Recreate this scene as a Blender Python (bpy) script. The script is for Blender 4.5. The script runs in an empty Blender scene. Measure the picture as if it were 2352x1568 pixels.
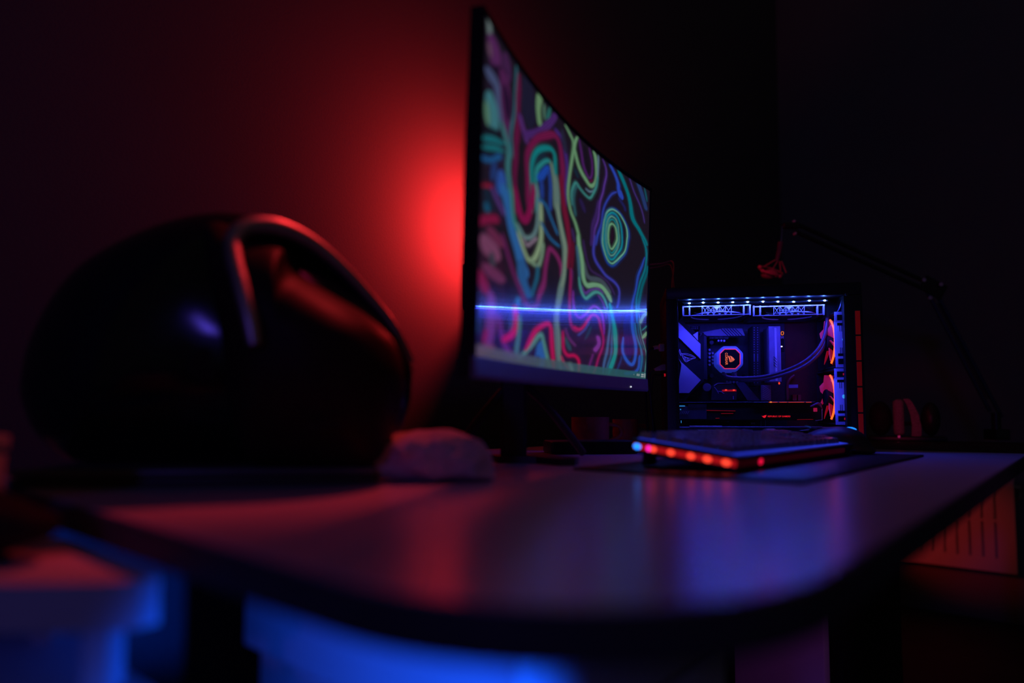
import bpy, bmesh, math, random
import numpy as np
from mathutils import Vector, Matrix, Euler
random.seed(7); np.random.seed(7)
SC = bpy.context.scene
COL = SC.collection

# ---------------------------------------------------------------- camera
ZC = 0.81                      # eye height: six centimetres above the desk top
TH = math.atan(88 / 1500.0)    # slight upward pitch
cam_d = bpy.data.cameras.new('camera')
cam_d.sensor_width = 36.0
cam_d.lens = 1500.0 / 2352.0 * 36.0
cam_d.shift_y = 88.0 / 2352.0
cam_d.clip_start = 0.01
cam_d.dof.use_dof = True
cam_d.dof.focus_distance = 1.25
cam_d.dof.aperture_fstop = 1.6
cam = bpy.data.objects.new('camera', cam_d)
cam.location = (0, 0, ZC)
cam.rotation_euler = (math.pi / 2 + TH, 0, 0)
COL.objects.link(cam)
SC.camera = cam

# ---------------------------------------------------------------- view, world, lights
SC.view_settings.view_transform = 'Standard'
SC.view_settings.look = 'None'
SC.view_settings.exposure = 0.0
SC.view_settings.gamma = 1.0
SC.cycles.max_bounces = 8
SC.cycles.diffuse_bounces = 3
SC.cycles.glossy_bounces = 4
SC.cycles.transparent_max_bounces = 8
SC.cycles.sample_clamp_indirect = 4.0
SC.cycles.caustics_reflective = False
SC.cycles.caustics_refractive = False

world = bpy.data.worlds.new('dim_room_ambient')
world.use_nodes = True
SC.world = world
world.node_tree.nodes['Background'].inputs['Color'].default_value = (0.60, 0.52, 0.54, 1)
world.node_tree.nodes['Background'].inputs['Strength'].default_value = 0.015

def light(name, kind, loc, color, energy, size=0.05, size_y=None, aim=None, spot=None, blend=0.3, rot=None):
    d = bpy.data.lights.new(name, kind)
    d.color = color
    d.energy = energy
    if kind == 'AREA':
        d.shape = 'RECTANGLE' if size_y else 'SQUARE'
        d.size = size
        if size_y:
            d.size_y = size_y
    else:
        d.shadow_soft_size = size
    if kind == 'SPOT':
        d.spot_size = spot
        d.spot_blend = blend
    o = bpy.data.objects.new(name, d)
    o.location = loc
    if aim is not None:
        o.rotation_euler = (Vector(aim) - Vector(loc)).to_track_quat('-Z', 'Y').to_euler()
    if rot is not None:
        o.rotation_euler = rot
    COL.objects.link(o)
    return o

# red lamp behind the monitor that washes the wall
LAMP = Vector((0.032, 1.456, 1.249))
light('red_wall_lamp_light', 'SPOT', LAMP, (1.0, 0.026, 0.028), 15.0, 0.018, aim=LAMP + Vector((-0.86, 0.55, 0.12)), spot=math.radians(168), blend=1.0)
light('red_wall_lamp_spill', 'POINT', LAMP + Vector((0, 0, 0.01)), (1.0, 0.026, 0.028), 2.2, 0.015)
# unseen blue spot low in front that lights the drawer cabinet under the desk
light('cabinet_blue_spot', 'SPOT', (0.20, -0.05, 0.57), (0.004, 0.085, 1.0), 22.0, 0.02, aim=(-0.150, 0.460, 0.655), spot=math.radians(25), blend=0.5)
# red light on the floor behind the far pedestal, grazing the radiator
light('floor_red_light', 'SPOT', (1.10, 2.50, 0.42), (1.0, 0.03, 0.036), 2.4, 0.05, aim=(1.80, 2.75, 0.37), spot=math.radians(46), blend=0.7)
# added red spot overhead, unseen, for the helmet rim highlight
light('added_red_rim_spot', 'SPOT', (0.10, 1.25, 2.15), (1.0, 0.035, 0.04), 42.0, 0.07, aim=(-0.165, 0.63, 0.935), spot=math.radians(13.5), blend=0.7)
light('added_red_desk_spot', 'SPOT', (0.42, 0.55, 2.3), (1.0, 0.02, 0.16), 1.9, 0.12, aim=(0.22, 0.62, 0.75), spot=math.radians(52), blend=0.8)  # unseen red spot added to turn the desk top purple
# violet-blue room lamp behind the camera
light('blue_room_lamp', 'POINT', (-0.95, -1.6, 1.38), (0.13, 0.08, 1.0), 8.0, 0.085)
light('added_violet_leg_spot', 'SPOT', (0.85, -1.4, 1.15), (0.55, 0.05, 0.75), 12.0, 0.12, aim=(0.47, 1.12, 0.42), spot=math.radians(13), blend=0.6)  # unseen violet spot added to light the desk leg

# lights inside the computer are set in its own builder

# ---------------------------------------------------------------- helpers
def at(px, py, Y):
    """a point of the place on the view line through the photo pixel, Y metres into the room"""
    a = (px - 1176) / 1500.0
    b = (872 - py) / 1500.0
    ry = math.cos(TH) - b * math.sin(TH)
    rz = math.sin(TH) + b * math.cos(TH)
    t = Y / ry
    return Vector((a * t, Y, ZC + rz * t))

def atz(px, py, z):
    a = (px - 1176) / 1500.0
    b = (872 - py) / 1500.0
    ry = math.cos(TH) - b * math.sin(TH)
    rz = math.sin(TH) + b * math.cos(TH)
    t = (z - ZC) / rz
    return Vector((a * t, ry * t, z))

PHI = math.atan2(0.7507, 0.6607)        # heading of the desk's long edge
U = Vector((math.cos(PHI), math.sin(PHI)))
V = Vector((-math.sin(PHI), math.cos(PHI)))
C0 = Vector((0.036, 0.159))             # the desk's (unrounded) near corner
def D(a, b, z=0.0):
    p = C0 + U * a + V * b
    return Vector((p.x, p.y, z))
def toD(p):
    q = Vector((p[0], p[1])) - C0
    return (q.dot(U), q.dot(V))

def lin(c):
    return tuple(((x / 255.0) / 12.92 if x / 255.0 <= 0.04045 else ((x / 255.0 + 0.055) / 1.055) ** 2.4) for x in c)

_mats = {}
def mat(name, color, rough=0.5, metal=0.0, spec=0.5, coat=0.0, coat_rough=0.1, emit=None, estr=0.0, var=0.12, scale=60.0, bump=0.0, bscale=300.0):
    if name in _mats:
        return _mats[name]
    m = bpy.data.materials.new(name)
    m.use_nodes = True
    nt = m.node_tree
    b = nt.nodes['Principled BSDF']
    tc = nt.nodes.new('ShaderNodeTexCoord')
    nz = nt.nodes.new('ShaderNodeTexNoise')
    nz.inputs['Scale'].default_value = scale
    nz.inputs['Detail'].default_value = 4
    nt.links.new(tc.outputs['Object'], nz.inputs['Vector'])
    cr = nt.nodes.new('ShaderNodeValToRGB')
    cr.color_ramp.elements[0].position = 0.3
    cr.color_ramp.elements[1].position = 0.7
    cr.color_ramp.elements[0].color = (*[x * (1 - var) for x in color], 1)
    cr.color_ramp.elements[1].color = (*[min(1, x * (1 + var)) for x in color], 1)
    nt.links.new(nz.outputs['Fac'], cr.inputs['Fac'])
    nt.links.new(cr.outputs['Color'], b.inputs['Base Color'])
    b.inputs['Roughness'].default_value = rough
    b.inputs['Metallic'].default_value = metal
    b.inputs['Specular IOR Level'].default_value = spec
    b.inputs['Coat Weight'].default_value = coat
    b.inputs['Coat Roughness'].default_value = coat_rough
    if emit:
        b.inputs['Emission Color'].default_value = (*emit, 1)
        b.inputs['Emission Strength'].default_value = estr
    if bump:
        n2 = nt.nodes.new('ShaderNodeTexNoise')
        n2.inputs['Scale'].default_value = bscale
        n2.inputs['Detail'].default_value = 5
        nt.links.new(tc.outputs['Object'], n2.inputs['Vector'])
        bp = nt.nodes.new('ShaderNodeBump')
        bp.inputs['Strength'].default_value = bump
        bp.inputs['Distance'].default_value = 0.002
        nt.links.new(n2.outputs['Fac'], bp.inputs['Height'])
        nt.links.new(bp.outputs['Normal'], b.inputs['Normal'])
    _mats[name] = m
    return m

def glass_mat(name, tint, gloss):
    m = bpy.data.materials.new(name)
    m.use_nodes = True
    nt = m.node_tree
    nt.nodes.remove(nt.nodes['Principled BSDF'])
    out = nt.nodes['Material Output']
    tr = nt.nodes.new('ShaderNodeBsdfTransparent')
    tr.inputs['Color'].default_value = (*tint, 1)
    gl = nt.nodes.new('ShaderNodeBsdfGlossy')
    gl.inputs['Roughness'].default_value = 0.02
    gl.inputs['Color'].default_value = (gloss, gloss, gloss, 1)
    fr = nt.nodes.new('ShaderNodeFresnel')
    fr.inputs['IOR'].default_value = 1.45
    ge = nt.nodes.new('ShaderNodeNewGeometry')      # the pane is clear from inside: no total reflection in a thin sheet
    inv = nt.nodes.new('ShaderNodeMath'); inv.operation = 'SUBTRACT'; inv.inputs[0].default_value = 1.0
    mu = nt.nodes.new('ShaderNodeMath'); mu.operation = 'MULTIPLY'
    nt.links.new(ge.outputs['Backfacing'], inv.inputs[1])
    nt.links.new(fr.outputs[0], mu.inputs[0])
    nt.links.new(inv.outputs[0], mu.inputs[1])
    mx = nt.nodes.new('ShaderNodeMixShader')
    nt.links.new(mu.outputs[0], mx.inputs[0])
    nt.links.new(tr.outputs[0], mx.inputs[1])
    nt.links.new(gl.outputs[0], mx.inputs[2])
    nt.links.new(mx.outputs[0], out.inputs['Surface'])
    return m

class MB:
    """collects shapes into one mesh"""
    def __init__(self):
        self.bm = bmesh.new()
    def _add(self, vs, fs):
        bv = [self.bm.verts.new(v) for v in vs]
        for f in fs:
            try:
                self.bm.faces.new([bv[i] for i in f])
            except ValueError:
                pass
        return self
    def box(self, lo, hi, bevel=0.0, seg=2, M=None):
        lo = Vector(lo); hi = Vector(hi)
        b = bmesh.new()
        bmesh.ops.create_cube(b, size=1.0)
        for v in b.verts:
            v.co = Vector([(lo[i] + hi[i]) / 2 + v.co[i] * (hi[i] - lo[i]) for i in range(3)])
        if bevel:
            bmesh.ops.bevel(b, geom=b.edges[:], offset=bevel, segments=seg, affect='EDGES', profile=0.5)
        return self._merge(b, M)
    def _merge(self, b, M=None):
        if M is not None:
            bmesh.ops.transform(b, matrix=M, verts=b.verts)
        b.verts.index_update()
        self._add([v.co.copy() for v in b.verts], [[v.index for v in f.verts] for f in b.faces])
        b.free()
        return self
    def bar(self, p, q, w, h=None, bevel=0.0):
        """a square bar between two points"""
        p = Vector(p); q = Vector(q)
        d = q - p
        M = Matrix.Translation((p + q) / 2) @ d.to_track_quat('Z', 'Y').to_matrix().to_4x4()
        h = h or w
        return self.box((-w / 2, -h / 2, -d.length / 2), (w / 2, h / 2, d.length / 2), bevel, 1, M)
    def tube(self, pts, r, n=10, smooth=0, cap=True, radii=None):
        pts = [Vector(p) for p in pts]
        if smooth:
            pts, radii = spline(pts, smooth, radii)
        vs, fs = [], []
        prev = None
        for i, p in enumerate(pts):
            t = (pts[min(i + 1, len(pts) - 1)] - pts[max(i - 1, 0)]).normalized()
            if prev is None:
                a = Vector((0, 0, 1)) if abs(t.z) < 0.9 else Vector((1, 0, 0))
                x = t.cross(a).normalized()
            else:
                x = (prev - t * prev.dot(t)).normalized()
            y = t.cross(x)
            prev = x
            rr = radii[i] if radii else r
            for k in range(n):
                an = 2 * math.pi * k / n
                vs.append(p + (x * math.cos(an) + y * math.sin(an)) * rr)
        for i in range(len(pts) - 1):
            for k in range(n):
                fs.append([i * n + k, i * n + (k + 1) % n, (i + 1) * n + (k + 1) % n, (i + 1) * n + k])
        if cap:
            fs.append(list(range(n))[::-1])
            fs.append([(len(pts) - 1) * n + k for k in range(n)])
        return self._add(vs, fs)
    def cyl(self, p, q, r, n=20, bevel=0.0):
        p = Vector(p); q = Vector(q)
        if bevel:
            d = (q - p).normalized() * bevel
            return self.tube([p, p + d, q - d, q], r, n, radii=[r - bevel, r, r, r - bevel])
        return self.tube([p, q], r, n)
    def lathe(self, prof, n=28, M=None):
        vs, fs = [], []
        for (r, z) in prof:
            for k in range(n):
                a = 2 * math.pi * k / n
                v = Vector((r * math.cos(a), r * math.sin(a), z))
                vs.append(M @ v if M is not None else v)
        for i in range(len(prof) - 1):
            for k in range(n):
                fs.append([i * n + k, i * n + (k + 1) % n, (i + 1) * n + (k + 1) % n, (i + 1) * n + k])
        fs.append(list(range(n))[::-1])
        fs.append([(len(prof) - 1) * n + k for k in range(n)])
        return self._add(vs, fs)
    def prism(self, poly, vec):
        """closed polygon swept along vec"""
        n = len(poly)
        P = [Vector(p) for p in poly]
        vec = Vector(vec)
        return self._add(P + [p + vec for p in P],
                         [list(range(n)), list(range(n, 2 * n))[::-1]] + [[i, i + n, (i + 1) % n + n, (i + 1) % n] for i in range(n)])
    def ell(self, c, r, n=16, m=10, M=None):
        b = bmesh.new()
        bmesh.ops.create_uvsphere(b, u_segments=n, v_segments=m, radius=1.0)
        for v in b.verts:
            v.co = Vector((c[0] + v.co.x * r[0], c[1] + v.co.y * r[1], c[2] + v.co.z * r[2]))
        return self._merge(b, M)
    def grid(self, fn, nu, nv, closed_u=False):
        vs = [Vector(fn(i, j)) for j in range(nv) for i in range(nu)]
        fs = []
        for j in range(nv - 1):
            for i in range(nu if closed_u else nu - 1):
                fs.append([j * nu + i, j * nu + (i + 1) % nu, (j + 1) * nu + (i + 1) % nu, (j + 1) * nu + i])
        return self._add(vs, fs)
    def inflate(self, outline, center, depth, power=2.2, rings=14, flat=0.0):
        """outline: (x,z) loop; a closed cushion-like solid of half-thickness depth along y"""
        n = len(outline)
        vs, fs = [], []
        cx, cz = center
        for side in (-1, 1):
            for k in range(rings + 1):
                rho = math.sin(0.5 * math.pi * k / rings)
                h = depth * max(0.0, 1 - rho ** power) ** 0.5
                for (x, z) in outline:
                    vs.append(Vector((cx + (x - cx) * rho, side * h, cz + (z - cz) * rho)))
        off = (rings + 1) * n
        for s in (0, 1):
            for k in range(rings):
                for i in range(n):
                    q = [s * off + k * n + i, s * off + k * n + (i + 1) % n, s * off + (k + 1) * n + (i + 1) % n, s * off + (k + 1) * n + i]
                    fs.append(q if s else q[::-1])
        self._add(vs, fs)
        bmesh.ops.remove_doubles(self.bm, verts=self.bm.verts[:], dist=1e-5)
        return self

def spline(pts, k, radii=None):
    out, ro = [], []
    n = len(pts)
    for i in range(n - 1):
        p0, p1, p2, p3 = pts[max(i - 1, 0)], pts[i], pts[i + 1], pts[min(i + 2, n - 1)]
        for j in range(k):
            t = j / k
            out.append(0.5 * ((2 * p1) + (p2 - p0) * t + (2 * p0 - 5 * p1 + 4 * p2 - p3) * t * t + (3 * p1 - p0 - 3 * p2 + p3) * t ** 3))
            if radii:
                ro.append(radii[i] * (1 - t) + radii[i + 1] * t)
    out.append(pts[-1])
    if radii:
        ro.append(radii[-1])
    return out, (ro if radii else None)

def smooth_loop(pts, k):
    P = [Vector((p[0], p[1], 0)) for p in pts]
    n = len(P)
    out = []
    for i in range(n):
        p0, p1, p2, p3 = P[i - 1], P[i], P[(i + 1) % n], P[(i + 2) % n]
        for j in range(k):
            t = j / k
            v = 0.5 * ((2 * p1) + (p2 - p0) * t + (2 * p0 - 5 * p1 + 4 * p2 - p3) * t * t + (3 * p1 - p0 - 3 * p2 + p3) * t ** 3)
            out.append((v.x, v.y))
    return out

def finish(mb, name, m, smooth=True, angle=35):
    me = bpy.data.meshes.new(name)
    bmesh.ops.recalc_face_normals(mb.bm, faces=mb.bm.faces[:])
    mb.bm.to_mesh(me)
    mb.bm.free()
    if m:
        me.materials.append(m)
    if smooth:
        me.polygons.foreach_set('use_smooth', [True] * len(me.polygons))
        me.set_sharp_from_angle(angle=math.radians(angle))
    return me

def obj(name, mb, m, parent=None, loc=(0, 0, 0), rot=(0, 0, 0), smooth=True, angle=35, label=None):
    me = mb if isinstance(mb, bpy.types.Mesh) else finish(mb, name, m, smooth, angle)
    o = bpy.data.objects.new(name, me)
    o.location = loc
    o.rotation_euler = rot
    if parent:
        o.parent = parent
    if label:
        o['label'] = label
    COL.objects.link(o)
    return o

def thing(name, label, cat, loc=(0, 0, 0), rz=0.0, group=None):
    o = bpy.data.objects.new(name, None)
    o.empty_display_size = 0.05
    o.location = loc
    o.rotation_euler = (0, 0, rz)
    COL.objects.link(o)
    return tag(o, label, cat, group)

def tag(o, label, cat, group=None):
    o['label'] = label
    o['category'] = cat
    if group:
        o['group'] = group
    return o

def struct(name, mb, m):
    o = obj(name, mb, m)
    o['kind'] = 'structure'
    return o

def text_mesh(body, name, width, m, M, extrude=0.0004, bold=0.0):
    """lettering as a mesh, centred, scaled to a width, placed by matrix M"""
    cu = bpy.data.curves.new('lettering', 'FONT')
    cu.body = body
    cu.align_x = 'CENTER'
    cu.align_y = 'CENTER'
    cu.extrude = 0.02
    cu.offset = bold
    t = bpy.data.objects.new('lettering_source', cu)
    COL.objects.link(t)
    dg = bpy.context.evaluated_depsgraph_get()
    me = bpy.data.meshes.new_from_object(t.evaluated_get(dg))
    bpy.data.objects.remove(t)
    bpy.data.curves.remove(cu)
    xs = [v.co.x for v in me.vertices]
    s = width / (max(xs) - min(xs))
    S = Matrix.Diagonal((s, s, extrude / 0.02, 1))
    me.transform(M @ S)
    me.materials.clear()
    me.materials.append(m)
    me.name = name
    return me

# ---------------------------------------------------------------- materials
M_wall = mat('painted_plaster', (0.13, 0.125, 0.125), 0.85, var=0.03, scale=3, bump=0.25, bscale=260)
M_wallb = mat('dark_painted_plaster', (0.24, 0.24, 0.22), 0.9, var=0.05, scale=3, bump=0.2, bscale=220)
M_floor = mat('dark_floor_boards', (0.06, 0.045, 0.035), 0.6, var=0.3, scale=6)
M_desk = mat('white_desk_laminate', (0.60, 0.55, 0.65), 0.27, spec=1.0, var=0.03, scale=9)
M_edge = mat('dark_edge_band', (0.055, 0.05, 0.06), 0.55, var=0.1)
M_white = mat('white_lacquer', (0.70, 0.70, 0.72), 0.55, var=0.03, scale=8)
M_black = mat('black_plastic', (0.022, 0.021, 0.022), 0.45, var=0.15)
M_blackm = mat('black_matte', (0.016, 0.015, 0.015), 0.85, spec=0.25, var=0.2)
M_blackg = mat('black_gloss', (0.008, 0.008, 0.009), 0.10, var=0.1)
M_dwood = mat('dark_wood', (0.045, 0.03, 0.022), 0.5, var=0.35, scale=14)
M_metal = mat('dull_metal', (0.45, 0.45, 0.47), 0.35, metal=1.0, var=0.1)
M_dmetal = mat('black_metal', (0.05, 0.05, 0.055), 0.4, metal=0.6, var=0.1)
M_fabric = mat('black_fabric', (0.03, 0.028, 0.03), 0.95, spec=0.1, var=0.35, scale=400, bump=0.6, bscale=700)
M_cloth = mat('white_cloth', (0.55, 0.53, 0.56), 0.95, spec=0.1, var=0.12, scale=120, bump=0.5, bscale=300)
M_felt = mat('grey_cushion_foam', (0.30, 0.26, 0.27), 0.95, spec=0.1, var=0.3, scale=300, bump=0.8, bscale=500)

# ---------------------------------------------------------------- room shell
def dbox(mb, a0, a1, b0, b1, z0, z1, bevel=0.0):
    Mx = Matrix.Translation((C0.x, C0.y, 0)) @ Matrix.Rotation(PHI, 4, 'Z')
    return mb.box((a0, b0, z0), (a1, b1, z1), bevel, 2, Mx)

struct('floor', dbox(MB(), -3.0, 3.3, -3.2, 1.13, -0.05, 0.0), M_floor)
struct('wall_left', dbox(MB(), -3.0, 3.3, 1.03, 1.13, 0.0, 3.0), M_wall)
struct('wall_back', dbox(MB(), 3.14, 3.24, -3.2, 1.03, 0.0, 3.0), M_wallb)
struct('baseboard_back', dbox(MB(), 3.126, 3.1395, -3.2, 1.012, 0.001, 0.07, 0.003), M_wallb)
struct('baseboard_left', dbox(MB(), -3.0, 3.12, 1.016, 1.0295, 0.001, 0.07, 0.003), M_wall)

# ---------------------------------------------------------------- desk
def rounded_top(L, W, r, n=14):
    pts = []
    for i in range(n + 1):
        t = math.pi + 0.5 * math.pi * i / n
        pts.append((r + r * math.cos(t), r + r * math.sin(t)))
    r2 = 0.012
    for (cx, cy, t0) in ((L - r2, r2, -0.5 * math.pi), (L - r2, W - r2, 0), (r2, W - r2, 0.5 * math.pi)):
        for i in range(5):
            t = t0 + 0.5 * math.pi * i / 4
            pts.append((cx + r2 * math.cos(t), cy + r2 * math.sin(t)))
    return pts

desk = thing('desk', 'white desk with a rounded near corner and dark edge band', 'desk', D(0, 0, 0), PHI)
poly = rounded_top(1.268, 0.80, 0.13)
obj('desk_top', MB().prism([(x, y, 0.7325) for x, y in poly], (0, 0, 0.0175)), M_desk, desk)
# edge band: a thin skirt round the slab
mb = MB()
n = len(poly)
cx, cy = 0.6, 0.37
def grow(p, q):
    i = poly.index(p)
    a, b = poly[i - 1], poly[(i + 1) % n]
    t = Vector((b[0] - a[0], b[1] - a[1])).normalized()
    return (p[0] + t.y * q, p[1] - t.x * q)
outer = [grow(p, 0.0022) for p in poly]
mb.grid(lambda i, j: (*(outer[i] if j in (1, 2) else poly[i]), (0.7492, 0.7488, 0.7308, 0.7308)[j]), n, 4, True)
obj('edge_band', mb, M_edge, desk, label='dark edge band')
obj('leg', MB().box((1.02, 0.262, 0.02), (1.05, 0.415, 0.7322), 0.003), M_white, desk)
obj('light_block_panel', MB().box((0.0, 0.76, 0.25), (0.58, 0.775, 0.7322), 0.002), M_edge, desk)  # unseen panel added to keep red wall light off the cabinet side
obj('leg_foot', MB().box((0.99, 0.08, 0.0), (1.08, 0.66, 0.03), 0.004), M_white, desk)

# drawer cabinet under the near end of the desk
cab = thing('drawer_cabinet', 'white drawer cabinet lit bright blue under the near desk corner', 'cabinet', D(0.116, 0.035, 0), PHI)
obj('body', MB().box((0.0, 0.105, 0.0), (0.24, 0.375, 0.63), 0.002), M_white, cab)
obj('top_rail', MB().box((-0.012, 0.100, 0.6375), (0.245, 0.378, 0.728), 0.002), M_white, cab)
for k, (z0, z1) in enumerate(((0.03, 0.22), (0.225, 0.42))):
    d = obj('drawer', MB().box((-0.014, 0.108, z0), (-0.0003, 0.372, z1), 0.002), M_white, cab)
    obj('handle', MB().box((-0.03, 0.19, z1 - 0.03), (-0.0142, 0.29, z1 - 0.02), 0.002), M_metal, d)

# dark low table past the desk's far end
tb = thing('side_table', 'dark wooden side table past the far end of the desk', 'table', D(1.285, 0.0, 0), PHI)
obj('table_top', MB().box((0, -0.02, 0.72), (0.62, 0.925, 0.75), 0.003), M_dwood, tb)
obj('pedestal', MB().box((0.02, 0.31, 0.0), (0.56, 0.90, 0.7195), 0.003), M_blackm, tb)
obj('leg', MB().box((0.56, 0.0, 0.0), (0.60, 0.04, 0.7195), 0.003), M_dwood, tb)

# panel radiator on the back wall
rad = thing('radiator', 'white panel radiator with vertical grooves glowing red on the back wall', 'radiator', D(3.136, 0.148, 0.21), PHI)
mb = MB()
RL, RH = 0.78, 0.375
xs = []
g = 0.0425
y = 0.062
prof = [(0.0, 0.0)]
while y < RL - 0.06:
    prof += [(y - 0.0045, 0.0), (y - 0.003, 0.013), (y + 0.003, 0.013), (y + 0.0045, 0.0)]
    y += g
prof.append((RL, 0.0))
def flat(z): return [(-0.085, p[0], z) for p in prof]
rows = [(0.0, 0), (0.052, 0), (0.057, 1), (0.19, 1), (0.193, 0), (0.203, 0), (0.206, 1), (0.335, 1), (0.34, 0), (RH, 0)]
mb.grid(lambda i, j: (-0.085 + prof[i][1] * rows[j][1], prof[i][0], rows[j][0]), len(prof), len(rows))
obj('front_panel', mb, M_white, rad, angle=20)
obj('back_panel', MB().box((-0.071, 0.0, 0.0), (-0.05, RL, RH), 0.002), M_white, rad)
obj('bracket', MB().box((-0.05, 0.12, 0.1), (0.0, 0.15, 0.3)), M_metal, rad)
obj('bracket', MB().box((-0.05, 0.6, 0.1), (0.0, 0.63, 0.3)), M_metal, rad)
obj('valve', MB().cyl((-0.06, -0.022, 0.33), (-0.06, 0.0, 0.33), 0.009, 14).tube([(-0.06, -0.018, 0.335), (-0.06, -0.018, 0.30), (-0.075, -0.012, 0.29)], 0.004, 8, 4), M_metal, rad, label='small metal bleed valve')

# ---------------------------------------------------------------- monitor
SW, SH = 0.57, 0.322
MP = dict(c=Vector((0.0768, 0.8631, 1.0338)), yaw=0.4787, k=0.66, tilt=0.0381, roll=0.015)
M_ux = Vector((math.sin(MP['yaw']), math.cos(MP['yaw']), 0))
M_n = Vector((math.cos(MP['yaw']), -math.sin(MP['yaw']), 0))
MBASE = Vector((0.002, 0.905, 0.75))
def mon(l, h, d):
    """point on the curved monitor: l along the arc, h above the screen centre, d in front of the screen"""
    k = MP['k']
    a = l * k
    R = 1 / k - d
    lx = R * math.sin(a)
    ld = 1 / k - R * math.cos(a)
    cr, sr = math.cos(MP['roll']), math.sin(MP['roll'])
    lx2, h2 = lx * cr - h * sr, lx * sr + h * cr
    ct, st = math.cos(MP['tilt']), math.sin(MP['tilt'])
    return MP['c'] + M_ux * lx2 + M_n * (ld * ct + h2 * st) + Vector((0, 0, h2 * ct - ld * st)) - MBASE

monitor = thing('curved_monitor', 'curved black monitor showing a swirling teal and magenta wallpaper', 'monitor', MBASE)
def mon_loft(mb, l0, l1, n, sect):
    """closed section list (h, d) swept along the arc, with end caps"""
    m = len(sect(l0))
    vs, fs = [], []
    for i in range(n + 1):
        l = l0 + (l1 - l0) * i / n
        vs += [mon(l, h, d) for (h, d) in sect(l)]
    for i in range(n):
        for j in range(m):
            fs.append([i * m + j, i * m + (j + 1) % m, (i + 1) * m + (j + 1) % m, (i + 1) * m + j])
    fs.append(list(range(m)))
    fs.append([n * m + j for j in range(m)][::-1])
    return mb._add(vs, fs)
ht, hb = SH / 2, -SH / 2
def shell_sect(l):
    e = max(0.0, 1 - (abs(l) / 0.16) ** 2)
    t = 0.002 + 0.03 * e
    return [(ht + 0.006, -0.002), (ht + 0.006, -0.012), (ht - 0.05, -0.012 - 0.4 * t), (ht - 0.11, -0.012 - t),
            (hb + 0.10, -0.012 - t), (hb + 0.03, -0.012 - 0.4 * t), (hb - 0.02, -0.014), (hb - 0.02, -0.002)]
obj('housing', mon_loft(MB(), -SW / 2 - 0.006, SW / 2 + 0.006, 36, shell_sect), M_blackm, monitor)
mb = MB()
mon_loft(mb, -SW / 2 - 0.006, SW / 2 + 0.006, 24, lambda l: [(ht, -0.002), (ht + 0.006, -0.002), (ht + 0.006, 0.0015), (ht, 0.0015)])
mon_loft(mb, -SW / 2 - 0.006, -SW / 2, 1, lambda l: [(hb, -0.002), (ht, -0.002), (ht, 0.0015), (hb, 0.0015)])
mon_loft(mb, SW / 2, SW / 2 + 0.0035, 1, lambda l: [(hb, -0.002), (ht, -0.002), (ht, 0.0015), (hb, 0.0015)])
obj('bezel', mb, M_blackm, monitor)
M_chin = mat('grey_brushed_chin', (0.16, 0.15, 0.17), 0.4, var=0.06, scale=30)
obj('chin', mon_loft(MB(), -SW / 2 - 0.006, SW / 2 + 0.0035, 24, lambda l: [(hb - 0.021, -0.002), (hb, -0.002), (hb, 0.002), (hb - 0.018, 0.004), (hb - 0.021, 0.002)]), M_chin, monitor, label='grey lower bezel')
M_wled = mat('white_led', (0.8, 0.8, 0.8), emit=(0.85, 0.9, 1.0), estr=1.6)
obj('power_led', MB().ell(mon(SW / 2 - 0.062, hb - 0.0148, 0.0042), (0.0011, 0.0011, 0.0009), 10, 6), M_wled, monitor)

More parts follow.
